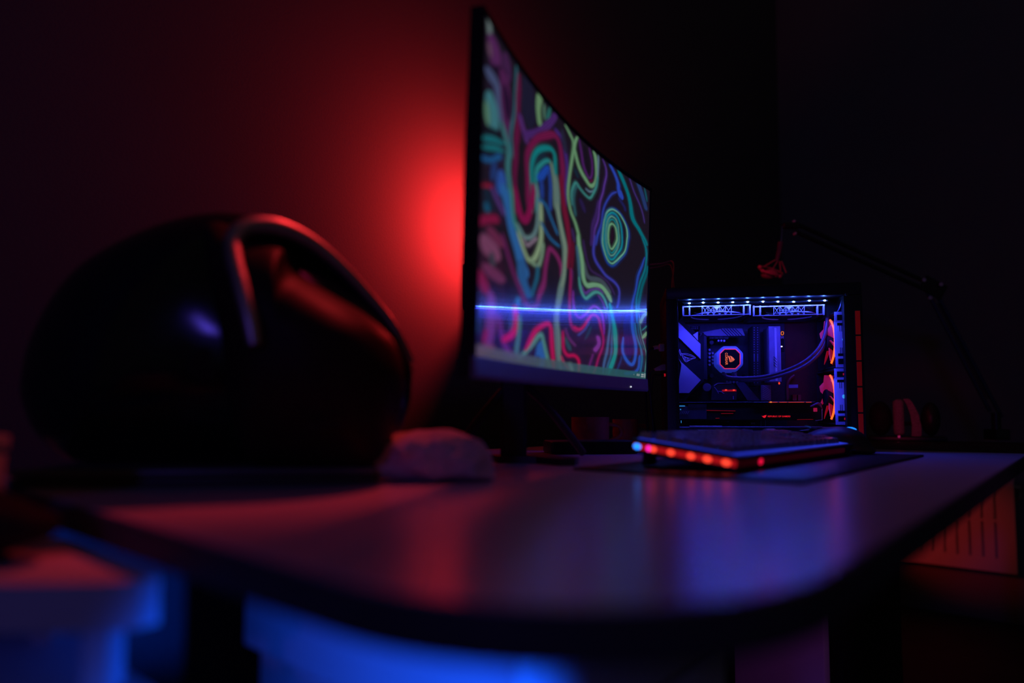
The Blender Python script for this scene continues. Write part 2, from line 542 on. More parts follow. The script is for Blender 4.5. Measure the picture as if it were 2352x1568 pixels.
# the picture on the screen: traced colour strokes in millimetres on the screen, spread over a fine mesh
STROKES = """
34,22,44|80.4|-231,268 -222,161
110,125,125|16.4|-273,325 -269,307
80,35,85|43.6|-256,309 -253,291
102,70,95|16.3|-271,302 -270,293
62,30,70|24.7|-222,316 -215,295
32,18,42|13.5|-282,275 -221,298
65,75,110|24.6|-274,273 -251,274 -239,267 -233,254 -228,242
58,112,122|39.0|-261,254 -257,228
90,135,112|18.5|-274,243 -267,225
18,18,30|10.1|-285,213 -251,224 -231,228
25,108,118|13.3|-284,206 -223,224
25,108,118|12.5|-283,198 -222,216
16,18,34|5.4|-283,193 -240,205
30,85,140|11.7|-282,187 -252,196 -228,208
75,30,75|28.6|-225,293 -217,260 -207,236
36,18,48|18.0|-222,283 -211,254
28,26,48|47.8|-151,321 -147,276
60,120,125|17.2|-231,242 -215,230 -206,221 -207,201 -200,182 -193,160
45,100,115|10.0|-188,320 -190,289 -193,263 -199,239 -194,219
100,22,65|16.8|-180,315 -180,276 -181,246 -183,216 -182,195 -177,164
26,20,30|25.5|-164,241 -165,208 -162,169
107,148,107|21.4|-112,320 -116,302 -111,289
85,125,105|7.2|-98,318 -95,300
40,105,100|12.7|-80,322 -87,304
85,45,115|18.0|-173,272 -163,261 -153,253
75,40,110|19.6|-159,258 -121,274 -87,296 -57,322
112,24,72|18.0|-140,175 -147,214 -148,237 -136,254 -103,276 -64,294 -41,289 -32,265 -28,240 -24,211
24,24,46|53.5|-101,248 -93,192
20,128,132|13.4|-127,179 -132,212 -130,236 -119,252 -89,268 -71,273 -57,266 -51,233 -48,204
40,135,138|10.7|-114,183 -117,226 -105,243 -82,255 -67,255
105,130,118|12.8|-69,256 -60,242 -55,223 -51,204
30,75,175|19.7|-108,223 -92,239 -79,246
35,62,145|13.4|-100,224 -97,204
38,70,155|11.8|-76,243 -69,223 -70,198
70,40,120|13.0|-60,302 -32,299 -19,279 -18,243 -21,212
35,60,120|19.6|-245,195 -251,177
40,75,150|24.0|-224,192 -227,171
140,25,55|9.9|-280,162 -248,170
85,55,125|13.5|-248,168 -230,159 -217,153
22,34,52|30.7|-265,160 -256,148
25,85,120|19.1|-266,147 -262,143
40,40,62|13.6|-36,311 -20,287
112,160,118|10.4|-27,321 -11,316 2,310 2,298 -1,281 -8,262 -9,243 -8,228 1,214 18,203 32,189 38,178
24,44,60|16.6|12,275 25,268
112,160,118|12.9|20,321 7,305 11,297 24,285 44,275 67,269 83,277 90,291 89,305 84,316 76,322
92,122,142|5.1|92,322 96,302 93,284 83,267 67,260 50,260
44,88,98|11.0|18,213 11,233 14,250 23,256
62,138,134|7.8|6,223 4,237 7,248 17,258 31,254 48,251 68,251 81,261 89,274 95,290
26,20,32|20.2|44,317 57,286
85,35,110|7.3|26,320 34,305 40,291 52,281 63,279 71,289 72,304 67,312 60,321
90,20,60|6.2|61,273 76,280
60,36,98|12.4|73,185 79,208 91,237 101,256
90,54,148|6.2|107,321 119,312 122,298 114,278 104,258 97,233 88,207 80,186
45,75,190|12.7|137,322 155,313 167,302 170,291
45,75,190|19.1|171,293 182,282
50,66,175|7.4|165,287 143,277 125,262 114,242 107,223 99,204 93,189
34,34,92|12.1|174,279 192,271 195,267
42,30,76|16.7|32,239 50,227
8,118,132|17.4|166,324 187,310 203,296 215,280 228,258 249,247 267,237 278,228
40,62,118|18.7|239,323 257,307 273,288
66,46,118|7.0|210,323 228,306 249,289 268,263
25,85,100|8.8|265,322 276,302
40,20,38|80.4|-253,103 -237,50
40,92,152|25.1|-218,180 -205,165 -190,144 -171,126 -157,112 -140,103
130,20,75|19.6|-182,191 -175,178 -161,163 -147,166 -132,184 -127,202 -128,210
60,132,126|11.3|-198,186 -190,166 -175,148 -158,145
100,132,136|10.8|-173,153 -151,144 -124,151 -109,170 -109,197 -115,215
140,120,140|7.2|-155,141 -137,137 -111,152
140,165,130|12.7|-171,144 -154,130 -134,121 -114,128 -101,148 -96,170 -101,200
120,150,125|10.1|-127,121 -106,120 -95,133 -92,151
35,82,135|27.4|-157,112 -150,92 -137,83
30,95,125|10.0|-106,119 -109,100 -124,81
35,98,152|8.4|-107,199 -87,199 -67,187 -41,173
35,98,152|7.5|-96,174 -70,163 -34,159
26,20,32|28.1|-62,119 -56,99
120,36,92|15.0|-102,75 -86,104 -77,130 -69,148 -45,146 -29,133 -27,119
95,32,84|15.7|-96,77 -121,67 -143,70 -159,83 -178,96 -198,113 -219,130
128,24,66|18.3|-285,126 -260,134 -236,142
96,36,68|24.5|-255,125 -218,120
112,60,92|40.0|-274,110 -233,106
60,60,75|20.2|-247,104 -242,92
96,42,78|24.3|-268,87 -211,84
118,22,66|27.2|-283,78 -260,65
30,16,34|18.5|-202,84 -199,72
34,18,40|20.4|-241,74 -222,67
112,22,52|20.3|-36,250 -26,217 -10,193 -3,167 -4,138
96,20,44|14.6|11,176 11,137
60,40,90|12.7|7,192 18,177
100,36,100|9.7|11,137 7,110 4,83
100,125,120|21.0|-50,245 -45,212 -28,179 -17,158 -18,132 -26,106 -35,81 -37,59 -33,33 -23,1
135,158,135|5.8|-45,212 -27,180 -16,158 -17,132 -25,107
85,105,110|4.7|-44,76 -42,41 -32,6
100,45,112|25.5|-246,63 -243,36 -254,15
36,58,100|15.3|-283,38 -281,23
150,20,72|10.2|-255,27 -262,15
100,40,112|17.5|-224,46 -206,21 -180,8
45,110,170|14.8|-163,72 -166,66
55,70,120|12.8|-181,52 -184,33
190,18,75|16.2|-171,61 -170,43 -183,29 -206,22
70,122,112|12.1|-158,54 -163,29 -165,11 -153,6
35,88,155|35.6|-86,28 -91,2
30,30,80|11.8|-99,12 -100,2
82,142,126|12.7|-156,6 -128,19 -93,39 -80,32 -69,17 -59,2
190,18,75|12.9|-137,17 -108,41 -77,54 -59,53 -52,35 -44,2
122,62,92|21.8|-284,4 -238,12
70,80,92|16.3|48,156 60,142 75,137 101,140 123,138 147,128
118,168,128|17.0|30,188 37,168 44,147 54,130 69,125 91,130 116,131 138,124 152,114
60,100,125|9.4|26,173 33,146 37,128
20,24,60|25.6|34,102 99,111
92,52,135|8.8|44,121 57,113 76,119 103,126 123,122
72,152,142|10.3|34,131 41,115 57,106 74,111 95,120 113,120 129,114 141,103
92,48,130|8.2|104,117 121,109 130,98 133,86
62,98,145|10.4|127,2 140,33 149,65 146,88 137,102
45,92,132|8.2|140,2 155,34 160,66 153,86 144,100
18,145,142|15.7|149,110 160,90 169,67 171,43 163,25 151,3
56,36,82|8.9|47,186 59,162 78,149 112,146 142,141 161,127
62,62,170|10.5|91,202 84,180 96,165 126,152 161,146 180,136 178,121 172,108
10,98,112|13.0|284,192 272,167 260,145 254,125 252,108
15,112,132|9.2|259,238 276,221 279,200 264,173 246,141 244,117 246,92
40,72,175|9.2|273,205 254,181 244,159 233,132 227,111 232,89 241,70
62,112,112|5.3|254,108 257,88 268,69 280,54 286,37 282,5
30,104,145|9.9|240,90 249,67 265,49 271,29 262,5
24,80,100|5.3|249,94 259,68 276,50
112,160,118|13.8|258,94 273,106 288,112
40,120,115|4.6|265,81 289,92
112,160,118|14.5|270,69 289,80
20,24,82|37.9|212,96 221,35
36,88,198|12.9|197,63 200,41 216,26 232,22 244,33 242,58 234,82 228,105
36,82,180|12.1|262,38 259,19 239,9 209,6
30,52,104|9.0|197,33 186,19 172,3
150,25,82|9.5|6,138 6,104 3,81 11,64 29,57 50,63 71,78 90,86 108,83 118,69 126,54 122,39 105,17 94,1
190,18,75|8.0|23,61 42,60 61,70 82,84
60,70,140|6.5|37,51 58,62 75,74
100,45,100|8.6|-8,55 5,45 27,36
126,40,152|8.8|17,109 23,84 39,76 60,83 78,94 96,99 115,93 125,76 129,61
128,56,152|15.5|106,55 109,45 97,35
102,36,104|6.6|91,28 80,13 74,2
35,78,84|14.2|-8,43 11,29
28,60,70|11.0|83,68 62,48
190,18,75|10.0|-18,51 -14,30 3,21 24,22 39,16 42,1
180,60,92|7.1|-20,18 -3,7 22,2
152,182,152|14.3|11,10 22,2
22,60,150|8.0|213,227 210,214 201,201 188,190 175,180 164,173 153,169 143,169 133,171 125,176 118,184 113,194 111,204 112,216 116,227 121,237 129,246 138,253 148,257 159,259 171,258 185,254 199,247 209,238 213,227
100,165,140|5.1|208,227 205,215 197,203 185,192 174,183 163,177 153,173 144,173 135,175 127,180 121,187 116,196 115,206 115,217 118,228 124,237 131,246 139,252 149,256 158,257 170,256 182,252 195,246 204,238 208,227
10,95,150|8.0|188,223 187,214 182,204 175,195 167,188 160,183 153,180 145,180 139,182 133,186 128,192 125,200 123,208 124,217 126,226 130,234 135,241 142,246 149,249 156,250 164,249 172,245 180,240 186,232 188,223
12,135,148|4.8|186,223 185,213 181,203 175,194 168,187 161,182 153,179 145,178 137,180 131,185 126,191 122,199 121,208 121,217 124,226 128,235 134,242 141,247 149,251 157,252 165,250 172,246 179,240 184,232 186,223
90,150,140|4.8|175,221 174,212 172,205 169,197 164,191 158,187 152,185 146,184 140,186 135,190 131,195 128,202 127,209 127,217 129,225 133,232 138,238 143,242 149,245 155,245 161,244 166,240 171,235 173,228 175,221
12,130,140|4.2|171,220 170,213 169,206 166,200 162,195 157,191 152,189 147,189 142,191 138,194 134,198 132,204 131,210 131,217 133,223 136,229 140,234 144,238 149,240 155,241 159,239 164,236 167,232 170,226 171,220
112,168,130|6.7|166,218 166,213 164,208 162,204 159,200 156,197 152,195 148,195 144,196 141,199 138,202 137,206 136,211 136,216 137,221 139,226 142,230 146,232 150,234 154,234 157,233 161,231 163,228 165,223 166,218
40,20,40|8.0|151,205 151,225
"""
NU, NV = 680, 520
uu = np.linspace(-SW / 2, SW / 2, NU)
vv = np.linspace(0, SH, NV)
GU, GV = np.meshgrid(uu, vv)                 # rows run up the screen
pic = np.zeros((NV, NU, 3))
pic[:] = lin((27, 20, 32))
KV = 2.0                                     # the swirls are drawn out upward
warp = 0.0016 * np.sin(GU * 95 + 1.3 * np.sin(GV * 60)) + 0.0010 * np.sin(GV * 140 + GU * 40)
for line in STROKES.strip().split('\n'):
    c, w, pts = line.split('|')
    col = np.array(lin([float(x) for x in c.split(',')]))
    w = float(w) / 1000.0 * (0.84 if float(w) < 22 else 1.0)
    P = [Vector((float(p.split(',')[0]) / 1000, float(p.split(',')[1]) / 1000, 0)) for p in pts.split()]
    Q = spline(P, 8)[0] if len(P) > 2 else P
    Q = np.array([(q.x, q.y) for q in Q])
    m = w * 0.8 + 0.007
    i0, i1 = np.searchsorted(uu, [Q[:, 0].min() - m, Q[:, 0].max() + m])
    j0, j1 = np.searchsorted(vv, [Q[:, 1].min() - m, Q[:, 1].max() + m])
    if i1 <= i0 or j1 <= j0:
        continue
    X = (GU + warp)[j0:j1, i0:i1]
    Y = GV[j0:j1, i0:i1] * KV
    ratio = np.full(X.shape, 1e9)
    closed = np.hypot(*(Q[0] - Q[-1])) < 0.004
    nseg = len(Q) - 1
    if len(P) == 2:                          # short blobs: split so their ends can round off
        Q = np.linspace(Q[0], Q[-1], 13)
        nseg = 12
    for k in range(nseg):
        ax, ay, bx, by = Q[k, 0], Q[k, 1] * KV, Q[k + 1, 0], Q[k + 1, 1] * KV
        f = (k + 0.5) / nseg
        end = min(f, 1 - f) / (0.30 if len(P) == 2 else 0.10)
        wl = 1.0 if closed or w > 0.05 else 0.35 + 0.65 * min(1.0, end) ** 0.7
        dx, dy = bx - ax, by - ay
        L2 = dx * dx + dy * dy + 1e-12
        t = np.clip(((X - ax) * dx + (Y - ay) * dy) / L2, 0, 1)
        ratio = np.minimum(ratio, ((X - ax - t * dx) ** 2 + (Y - ay - t * dy) ** 2) / wl ** 2)
    dist = np.sqrt(ratio)
    soft = 0.0009 + 0.10 * w
    a = np.clip((w / 2 + soft / 2 - dist) / soft, 0, 1)[..., None]
    a = a * a * (3 - 2 * a)
    # fine marbled veins inside the strokes and a thin companion line outside them
    k = 1.0 if 0.0045 < w < 0.022 else 0.3
    vein = 1.0 - 0.24 * k + (0.42 * k * np.cos(dist / max(w, 0.005) * 23.0))[..., None]
    if w < 0.016:
        b = np.clip(1 - np.abs(dist - w / 2 - 0.0030) / 0.0011, 0, 1)[..., None] * 0.55
        pic[j0:j1, i0:i1] = pic[j0:j1, i0:i1] * (1 - b) + col * 0.55 * b
        b = np.clip(1 - np.abs(dist - w / 2 - 0.0010) / 0.0010, 0, 1)[..., None] * 0.7
        pic[j0:j1, i0:i1] = pic[j0:j1, i0:i1] * (1 - b) + np.array(lin((24, 16, 32))) * b
    pic[j0:j1, i0:i1] = pic[j0:j1, i0:i1] * (1 - a) + col * vein * a
# translucent task bar along the bottom with its clock and tray marks
tb_h = 0.0115
f = np.clip((GU + SW / 2) / SW, 0, 1)[..., None]
bar = (np.array(lin((84, 76, 78))) * (1 - f) ** 1.5 + np.array(lin((28, 88, 92))) * (1 - (1 - f) ** 1.5))
msk = (GV < tb_h)[..., None]
pic = np.where(msk, bar * 0.85 + pic * 0.15, pic)
for (u0, u1, v0, v1) in ((0.2795, 0.2825, 0.002, 0.0095), (0.268, 0.277, 0.0062, 0.0085), (0.267, 0.277, 0.0025, 0.0048), (0.258, 0.261, 0.004, 0.0075), (0.252, 0.2555, 0.004, 0.0075), (0.240, 0.242, 0.005, 0.0065)):
    msk = ((GU > u0) & (GU < u1) & (GV > v0) & (GV < v1))[..., None]
    pic = np.where(msk, np.array(lin((150, 165, 165))), pic)
pic = np.clip(pic, 0, 1)
pos = np.empty((NV, NU, 3))
for i, u in enumerate(uu):                   # straight up each column
    p0, p1 = mon(u, hb, 0.0004), mon(u, ht, 0.0004)
    t = (vv / SH)[:, None]
    pos[:, i, :] = np.array(p0) * (1 - t) + np.array(p1) * t
idx = np.arange(NU * NV).reshape(NV, NU)
quads = np.stack([idx[:-1, :-1], idx[:-1, 1:], idx[1:, 1:], idx[1:, :-1]], -1).reshape(-1, 4)
me = bpy.data.meshes.new('screen')
me.vertices.add(NU * NV)
me.vertices.foreach_set('co', pos.reshape(-1))
me.loops.add(quads.size)
me.loops.foreach_set('vertex_index', quads.reshape(-1).astype(np.int32))
me.polygons.add(len(quads))
me.polygons.foreach_set('loop_start', np.arange(0, quads.size, 4, dtype=np.int32))
me.polygons.foreach_set('use_smooth', np.ones(len(quads), dtype=bool))
me.update(calc_edges=True)
at_c = me.color_attributes.new('picture', 'FLOAT_COLOR', 'POINT')
at_c.data.foreach_set('color', np.concatenate([pic, np.ones((NV, NU, 1))], -1).reshape(-1))
uvl = me.uv_layers.new(name='UVMap')
uvs = np.stack([GU / SW + 0.5, GV / SH], -1).reshape(-1, 2)[quads.reshape(-1)]
uvl.data.foreach_set('uv', uvs.reshape(-1))
ms = bpy.data.materials.new('display_panel')
ms.use_nodes = True
nt = ms.node_tree
nt.nodes.remove(nt.nodes['Principled BSDF'])
va = nt.nodes.new('ShaderNodeVertexColor'); va.layer_name = 'picture'
em = nt.nodes.new('ShaderNodeEmission'); em.inputs['Strength'].default_value = 0.86
nt.links.new(va.outputs['Color'], em.inputs['Color'])
tg = nt.nodes.new('ShaderNodeTangent'); tg.direction_type = 'UV_MAP'; tg.uv_map = 'UVMap'
g1 = nt.nodes.new('ShaderNodeBsdfAnisotropic')       # thin streaks run along the panel's rows
g1.inputs['Color'].default_value = (0.16, 0.16, 0.16, 1)
g1.inputs['Roughness'].default_value = 0.06
g1.inputs['Anisotropy'].default_value = -0.6
nt.links.new(tg.outputs['Tangent'], g1.inputs['Tangent'])
g2 = nt.nodes.new('ShaderNodeBsdfAnisotropic')
g2.inputs['Color'].default_value = (0.10, 0.10, 0.10, 1)
g2.inputs['Roughness'].default_value = 0.22
a1 = nt.nodes.new('ShaderNodeAddShader'); a2 = nt.nodes.new('ShaderNodeAddShader')
nt.links.new(em.outputs[0], a1.inputs[0]); nt.links.new(g1.outputs[0], a1.inputs[1])
nt.links.new(a1.outputs[0], a2.inputs[0]); nt.links.new(g2.outputs[0], a2.inputs[1])
nt.links.new(a2.outputs[0], nt.nodes['Material Output'].inputs['Surface'])
me.materials.append(ms)
obj('screen', me, None, monitor)
# stand
hub = Vector((0, 0, 0.115))
obj('stand_pole', MB().bar((0, 0, 0.004), (0, 0, 0.245), 0.036, 0.022, 0.004), M_black, monitor)
back = mon(0, 0.0, -0.064)
obj('neck_bracket', MB().bar((0, 0, 0.235), back, 0.04, 0.05, 0.004), M_black, monitor)
obj('stand_leg', MB().tube([Vector((0, 0, 0.115)), Vector((-0.045, -0.01, 0.06)), Vector((-0.085, -0.01, 0.008))], 0.006, 10, 5), M_black, monitor)
obj('stand_leg', MB().tube([Vector((0.01, 0.0, 0.112)), Vector((0.05, 0.03, 0.075)), Vector((0.105, 0.085, 0.008))], 0.006, 10, 5), M_black, monitor)
foot = [(-0.04, 0.03), (0.0, 0.045), (0.05, 0.02), (0.085, -0.05), (0.078, -0.075), (0.058, -0.078), (0.03, -0.03), (-0.02, -0.02)]
obj('stand_foot', MB().prism([(x, y, 0.0) for x, y in foot], (0, 0, 0.009)), M_black, monitor)

# red lamp fixed to the wall behind the monitor, its light washing the plaster
b_l = toD(LAMP)
lamp = thing('wall_lamp', 'small black wall lamp with a tilted shade behind the monitor', 'lamp', D(b_l[0], 1.03, LAMP.z - 0.12), PHI)
obj('wall_plate', MB().box((-0.03, -0.012, -0.05), (0.03, -0.0005, 0.05), 0.002), M_black, lamp)
arm_y = b_l[1] - 1.03
obj('arm', MB().tube([(0, -0.011, 0.0), (0, arm_y * 0.6, -0.01), (0, arm_y, 0.03), (0.0, arm_y, 0.075)], 0.005, 10, 5), M_black, lamp)
nrm = Vector((-0.757, -0.177, 0.629)).normalized()
nl = Matrix.Rotation(-PHI, 3, 'Z') @ nrm
Ms = Matrix.Translation(Vector((0, arm_y, 0.12)) - nl * 0.022) @ nl.to_track_quat('Z', 'Y').to_matrix().to_4x4()
obj('shade', MB().lathe([(0.03, -0.012), (0.09, -0.006), (0.125, 0.0), (0.125, 0.002), (0.09, -0.003), (0.02, -0.006)], 40, Ms), M_blackm, lamp)  # unseen disc shaped to cut the wall glow off below

# ---------------------------------------------------------------- left of the desk: laptop, helmet, cloth, trolley
lap = thing('laptop', 'closed dark laptop lying under the black helmet', 'laptop', (-0.292, 0.70, 0.75), math.radians(8))
obj('base', MB().box((-0.152, -0.125, 0.0), (0.152, 0.125, 0.0085), 0.003), mat('brown_black_shell', (0.05, 0.035, 0.03), 0.5), lap)
obj('lid', MB().box((-0.152, -0.125, 0.0092), (0.152, 0.125, 0.0155), 0.0025), mat('laptop_lid', (0.14, 0.12, 0.12), 0.35), lap)
obj('hinge', MB().cyl((-0.12, 0.122, 0.0088), (0.12, 0.122, 0.0088), 0.004, 10), M_black, lap)

HY = 0.665
HB = Vector((-0.285, HY, 0.7657))
def hp(px, py, dy=0.0):
    return at(px, py, HY + dy) - HB
def outline(pts, k=5):
    q = [hp(*p) for p in pts]
    loop = smooth_loop([(v.x, v.z) for v in q], k)
    return [(x, max(z, 0.0003)) for x, z in loop]
M_shell = mat('black_helmet_shell', (0.009, 0.009, 0.010), 0.17)
M_visor = mat('smoked_visor', (0.022, 0.015, 0.015), 0.50, spec=0.10)
M_trim = mat('dark_chrome_trim', (0.62, 0.52, 0.50), 0.43, metal=0.95)
helm = thing('motorcycle_helmet', 'large glossy black motorcycle helmet with a raised peak edged in red light', 'helmet', HB)
sil = [(84, 900), (97, 820), (130, 740), (175, 668), (232, 610), (312, 562), (400, 524), (468, 505), (535, 497), (600, 504),
       (650, 525), (704, 553), (764, 600), (840, 678), (900, 752), (940, 830), (944, 880), (936, 940), (905, 1010), (850, 1062),
       (760, 1074), (640, 1082), (480, 1082), (330, 1080), (200, 1062), (125, 1010), (95, 955)]
o = outline(sil)
obj('shell', MB().inflate(o, (sum(p[0] for p in o) / len(o), sum(p[1] for p in o) / len(o)), 0.105, 2.3, 16), M_shell, helm)
vis = [(548, 560), (600, 560), (660, 583), (716, 606), (728, 640), (748, 668), (800, 700), (868, 742), (922, 792), (944, 850),
       (946, 900), (938, 950), (918, 1010), (880, 1058), (780, 1072), (660, 1072), (610, 1000), (596, 900), (582, 790), (560, 680)]
o = outline(vis)
mb = MB().inflate(o, (sum(p[0] for p in o) / len(o), sum(p[1] for p in o) / len(o)), 0.085, 2.6, 14)
for v in mb.bm.verts:
    v.co.y = v.co.y - 0.052 if v.co.y < 0.0 else -0.052 + v.co.y * 0.4
obj('visor', mb, M_visor, helm, label='smoky visor')
rim = [(586, 792, -0.143), (574, 730, -0.141), (556, 660, -0.134), (540, 600, -0.124), (536, 562, -0.115), (550, 534, -0.108),
       (584, 519, -0.098), (640, 524, -0.082), (704, 552, -0.062), (766, 598, -0.045), (842, 676, -0.025), (904, 752, -0.01), (946, 832, 0.0)]
obj('visor_rim', MB().tube([hp(*p) for p in rim], 0.0055, 12, 6, radii=[0.006, 0.007, 0.0072, 0.0075, 0.008, 0.0088, 0.0092, 0.009, 0.0082, 0.0072, 0.006, 0.005, 0.003]), M_trim, helm)
# peak: a thin curved sheet from the rim back over the crown
R = [hp(*p) for p in rim[4:]]
R = spline(R, 5)[0]
def peak(i, j):
    p = R[i]
    t = j / 12
    far = Vector((p.x, -p.y * 0.9 + 0.02, p.z - 0.006))
    q = p.lerp(far, t)
    q.z += 0.002 * math.sin(math.pi * t) - 0.0045
    return q
mb = MB().grid(peak, len(R), 13)
obj('peak', mb, M_blackm, helm)
o2 = helm.children[-1]
sol = o2.modifiers.new('thickness', 'SOLIDIFY'); sol.thickness = 0.003; sol.offset = -1
obj('chin_vent', MB().box(hp(700, 985, -0.138), hp(790, 972, -0.132), 0.002), M_blackm, helm)
obj('visor_pivot', MB().cyl(hp(478, 838, -0.098), hp(478, 838, -0.104), 0.016, 24, 0.003), M_blackm, helm)

# crumpled white cloth
cl = MB()
cp = atz(992, 1106, 0.75)
S = 0.625 / 1500
out = [(850, 1000), (858, 988), (900, 984), (940, 978), (985, 980), (1012, 973), (1040, 980), (1085, 995), (1115, 1015), (1132, 1040), (1134, 1075), (1128, 1090), (1040, 1092), (950, 1092), (870, 1088), (850, 1080), (846, 1040)]
oo = smooth_loop([((x - 992) * S, (1093 - y) * S) for x, y in out], 5)
oo = [(x, max(z, 0.0)) for x, z in oo]
cl.inflate(oo, (0.0, 0.022), 0.032, 3.0, 14)
from mathutils import noise as mn
for v in cl.bm.verts:
    q = v.co * 42
    k = mn.noise(q) * 0.6 + 0.4 * mn.noise(q * 2.3 + Vector((3, 1, 7)))
    crease = 1 - abs(mn.noise(v.co * 28 + Vector((9, 2, 4))))
    v.co.x += 0.005 * mn.noise(q + Vector((11, 0, 0)))
    v.co.y += 0.010 * k - 0.006 * crease ** 4
    v.co.z = max(0.0, v.co.z + (0.004 * k if v.co.z > 0.004 else 0))
tag(obj('crumpled_cloth', cl, M_cloth, loc=(cp.x, cp.y + 0.015, 0.75), angle=60), 'crumpled white cloth lying between the helmet and the monitor stand', 'cloth')

# trolley tucked under the desk's short side
tro = thing('trolley', 'white trolley tucked under the left side of the desk', 'trolley', (-0.186, 0.335, 0))
def tray(z0, z1):
    mb = MB()
    p = [(-0.34, 0.004), (-0.06, 0.0), (-0.02, 0.002), (-0.006, 0.007), (0.0, 0.016), (-0.008, 0.028), (-0.05, 0.064), (-0.11, 0.115), (-0.13, 0.128), (-0.34, 0.135)]
    mb.prism([(x, y, z0) for x, y in p], (0, 0, z1 - z0))
    return mb
obj('top_tray', tray(0.702, 0.7265), M_white, tro)
obj('shelf', tray(0.60, 0.664), M_white, tro)
for (x, y) in ((-0.03, 0.018), (-0.12, 0.105), (-0.32, 0.02), (-0.32, 0.118)):
    obj('post', MB().box((x - 0.007, y - 0.007, 0.012), (x + 0.007, y + 0.007, 0.7015)), M_white, tro)
    obj('wheel', MB().cyl((x - 0.006, y, 0.0125), (x + 0.006, y, 0.0125), 0.0125, 16), M_black, tro)
bag = MB()
for v in bag.ell((0, 0, 0.021), (0.075, 0.042, 0.021), 40, 24).bm.verts:
    v.co.z = max(0.0, v.co.z + 0.006 * mn.noise(v.co * 40))
    v.co.y += 0.004 * mn.noise(v.co * 30 + Vector((4, 4, 4)))
bt = thing('pouch', 'soft black pouch lying on the white trolley', 'pouch', (-0.342, 0.383, 0.7268), 0.05)
obj('body', bag, M_fabric, bt)
obj('zipper', MB().tube([(-0.06, -0.026, 0.030), (-0.02, -0.032, 0.036), (0.03, -0.032, 0.036), (0.06, -0.024, 0.028)], 0.0015, 8, 5), M_blackm, bt)
bx = thing('carton', 'pale upright carton at the left edge behind the black pouch', 'box', (-0.395, 0.455, 0.7268), 0.05)
obj('body', MB().box((-0.06, -0.012, 0.0), (0.036, 0.012, 0.060), 0.003), M_white, bx)
obj('lid', MB().box((-0.0615, -0.0135, 0.0602), (0.0375, 0.0135, 0.072), 0.003), M_white, bx)

# ---------------------------------------------------------------- behind the keyboard, beyond the monitor stand
def zr(px, py, z=0.75): return atz(px, py, z)
hubp = Vector((0.135, 1.12, 0.75))
hub_ = thing('external_drive', 'flat black box behind the monitor foot left of the keyboard', 'box', hubp, 0.12)
obj('body', MB().box((-0.075, -0.03, 0.0), (0.075, 0.05, 0.022), 0.004), M_black, hub_)
obj('front_plate', MB().box((-0.07, -0.0315, 0.003), (0.07, -0.0302, 0.019), 0.001), M_blackm, hub_)
def mug(name, label, loc, r, h):
    t = thing(name, label, 'mug', loc)
    obj('cup', MB().lathe([(r * 0.86, 0.0), (r * 0.95, 0.004), (r, h * 0.5), (r, h), (r - 0.003, h), (r - 0.003, 0.008), (0.002, 0.006)], 32), mat('brown_ceramic', (0.45, 0.10, 0.06), 0.4), t)
    obj('handle', MB().tube([(r - 0.002, 0, h * 0.78), (r + 0.018, 0, h * 0.72), (r + 0.022, 0, h * 0.45), (r - 0.002, 0, h * 0.25)], 0.004, 10, 6), mat('brown_ceramic', (0.45, 0.10, 0.06), 0.4), t)
mug('mug', 'dim red mug on the desk left of the keyboard', (0.150, 1.255, 0.75), 0.036, 0.062)
mug('mug', 'second dim mug between the red mug and the computer', (0.232, 1.34, 0.75), 0.026, 0.058)

# ---------------------------------------------------------------- desk mat, keyboard, mouse
pad = thing('desk_mat', 'long black desk mat under the keyboard', 'desk mat', D(*toD(Vector((0.262, 0.592))), 0.75), PHI)
obj('mat_surface', MB().box((0, 0, 0), (0.575, 0.255, 0.0030), 0.0012), mat('black_mat_cloth', (0.034, 0.034, 0.040), 0.36, spec=0.6, var=0.25, scale=300, bump=0.12, bscale=900), pad)
obj('stitched_edge', MB().tube([(0.001, 0.001, 0.0016), (0.574, 0.001, 0.0016), (0.574, 0.254, 0.0016), (0.001, 0.254, 0.0016), (0.001, 0.001, 0.0016)], 0.0016, 8), M_fabric, pad)
KA = toD(Vector((0.232, 0.680)))
TILT = math.radians(7.5)
kb = thing('keyboard', 'black keyboard with glowing red side lights on the desk mat', 'keyboard', D(KA[0], KA[1], 0.7532), PHI)
kb.rotation_euler = (TILT, 0, PHI)
KL, KD = 0.445, 0.128
obj('case', MB().box((0, 0, 0.0006), (KL, KD, 0.0055), 0.0015), M_black, kb)
obj('top_plate', MB().box((0.0, 0.0, 0.0125), (KL, KD, 0.017), 0.0015), M_dmetal, kb)
obj('backlight', MB().box((0.009, 0.006, 0.0172), (KL - 0.008, KD - 0.004, 0.0176)), mat('blue_key_backlight', (0.05, 0.06, 0.2), 0.5, emit=(0.03, 0.06, 1.0), estr=0.55, var=0.3, scale=30), kb, label='blue glow between the keys')
obj('core', MB().box((0.003, 0.003, 0.0056), (KL - 0.003, KD - 0.003, 0.0124)), M_black, kb)
M_redbar = mat('red_light_bar', (0.12, 0.01, 0.01), 0.3, emit=(1.0, 0.012, 0.02), estr=0.34)
M_redled = mat('red_led', (0.3, 0.02, 0.02), 0.3, emit=(1.0, 0.055, 0.026), estr=1.4)
M_blueled = mat('blue_led', (0.02, 0.05, 0.3), 0.3, emit=(0.01, 0.22, 1.0), estr=2.0)
M_magled = mat('magenta_led', (0.3, 0.02, 0.2), 0.3, emit=(1.0, 0.015, 0.42), estr=1.6)
M_crled = mat('crimson_led', (0.3, 0.02, 0.05), 0.3, emit=(1.0, 0.006, 0.06), estr=1.0)
obj('side_light_bar', MB().box((0.0004, 0.002, 0.0058), (0.0028, KD - 0.004, 0.0122)), M_redbar, kb, label='red side light bar')
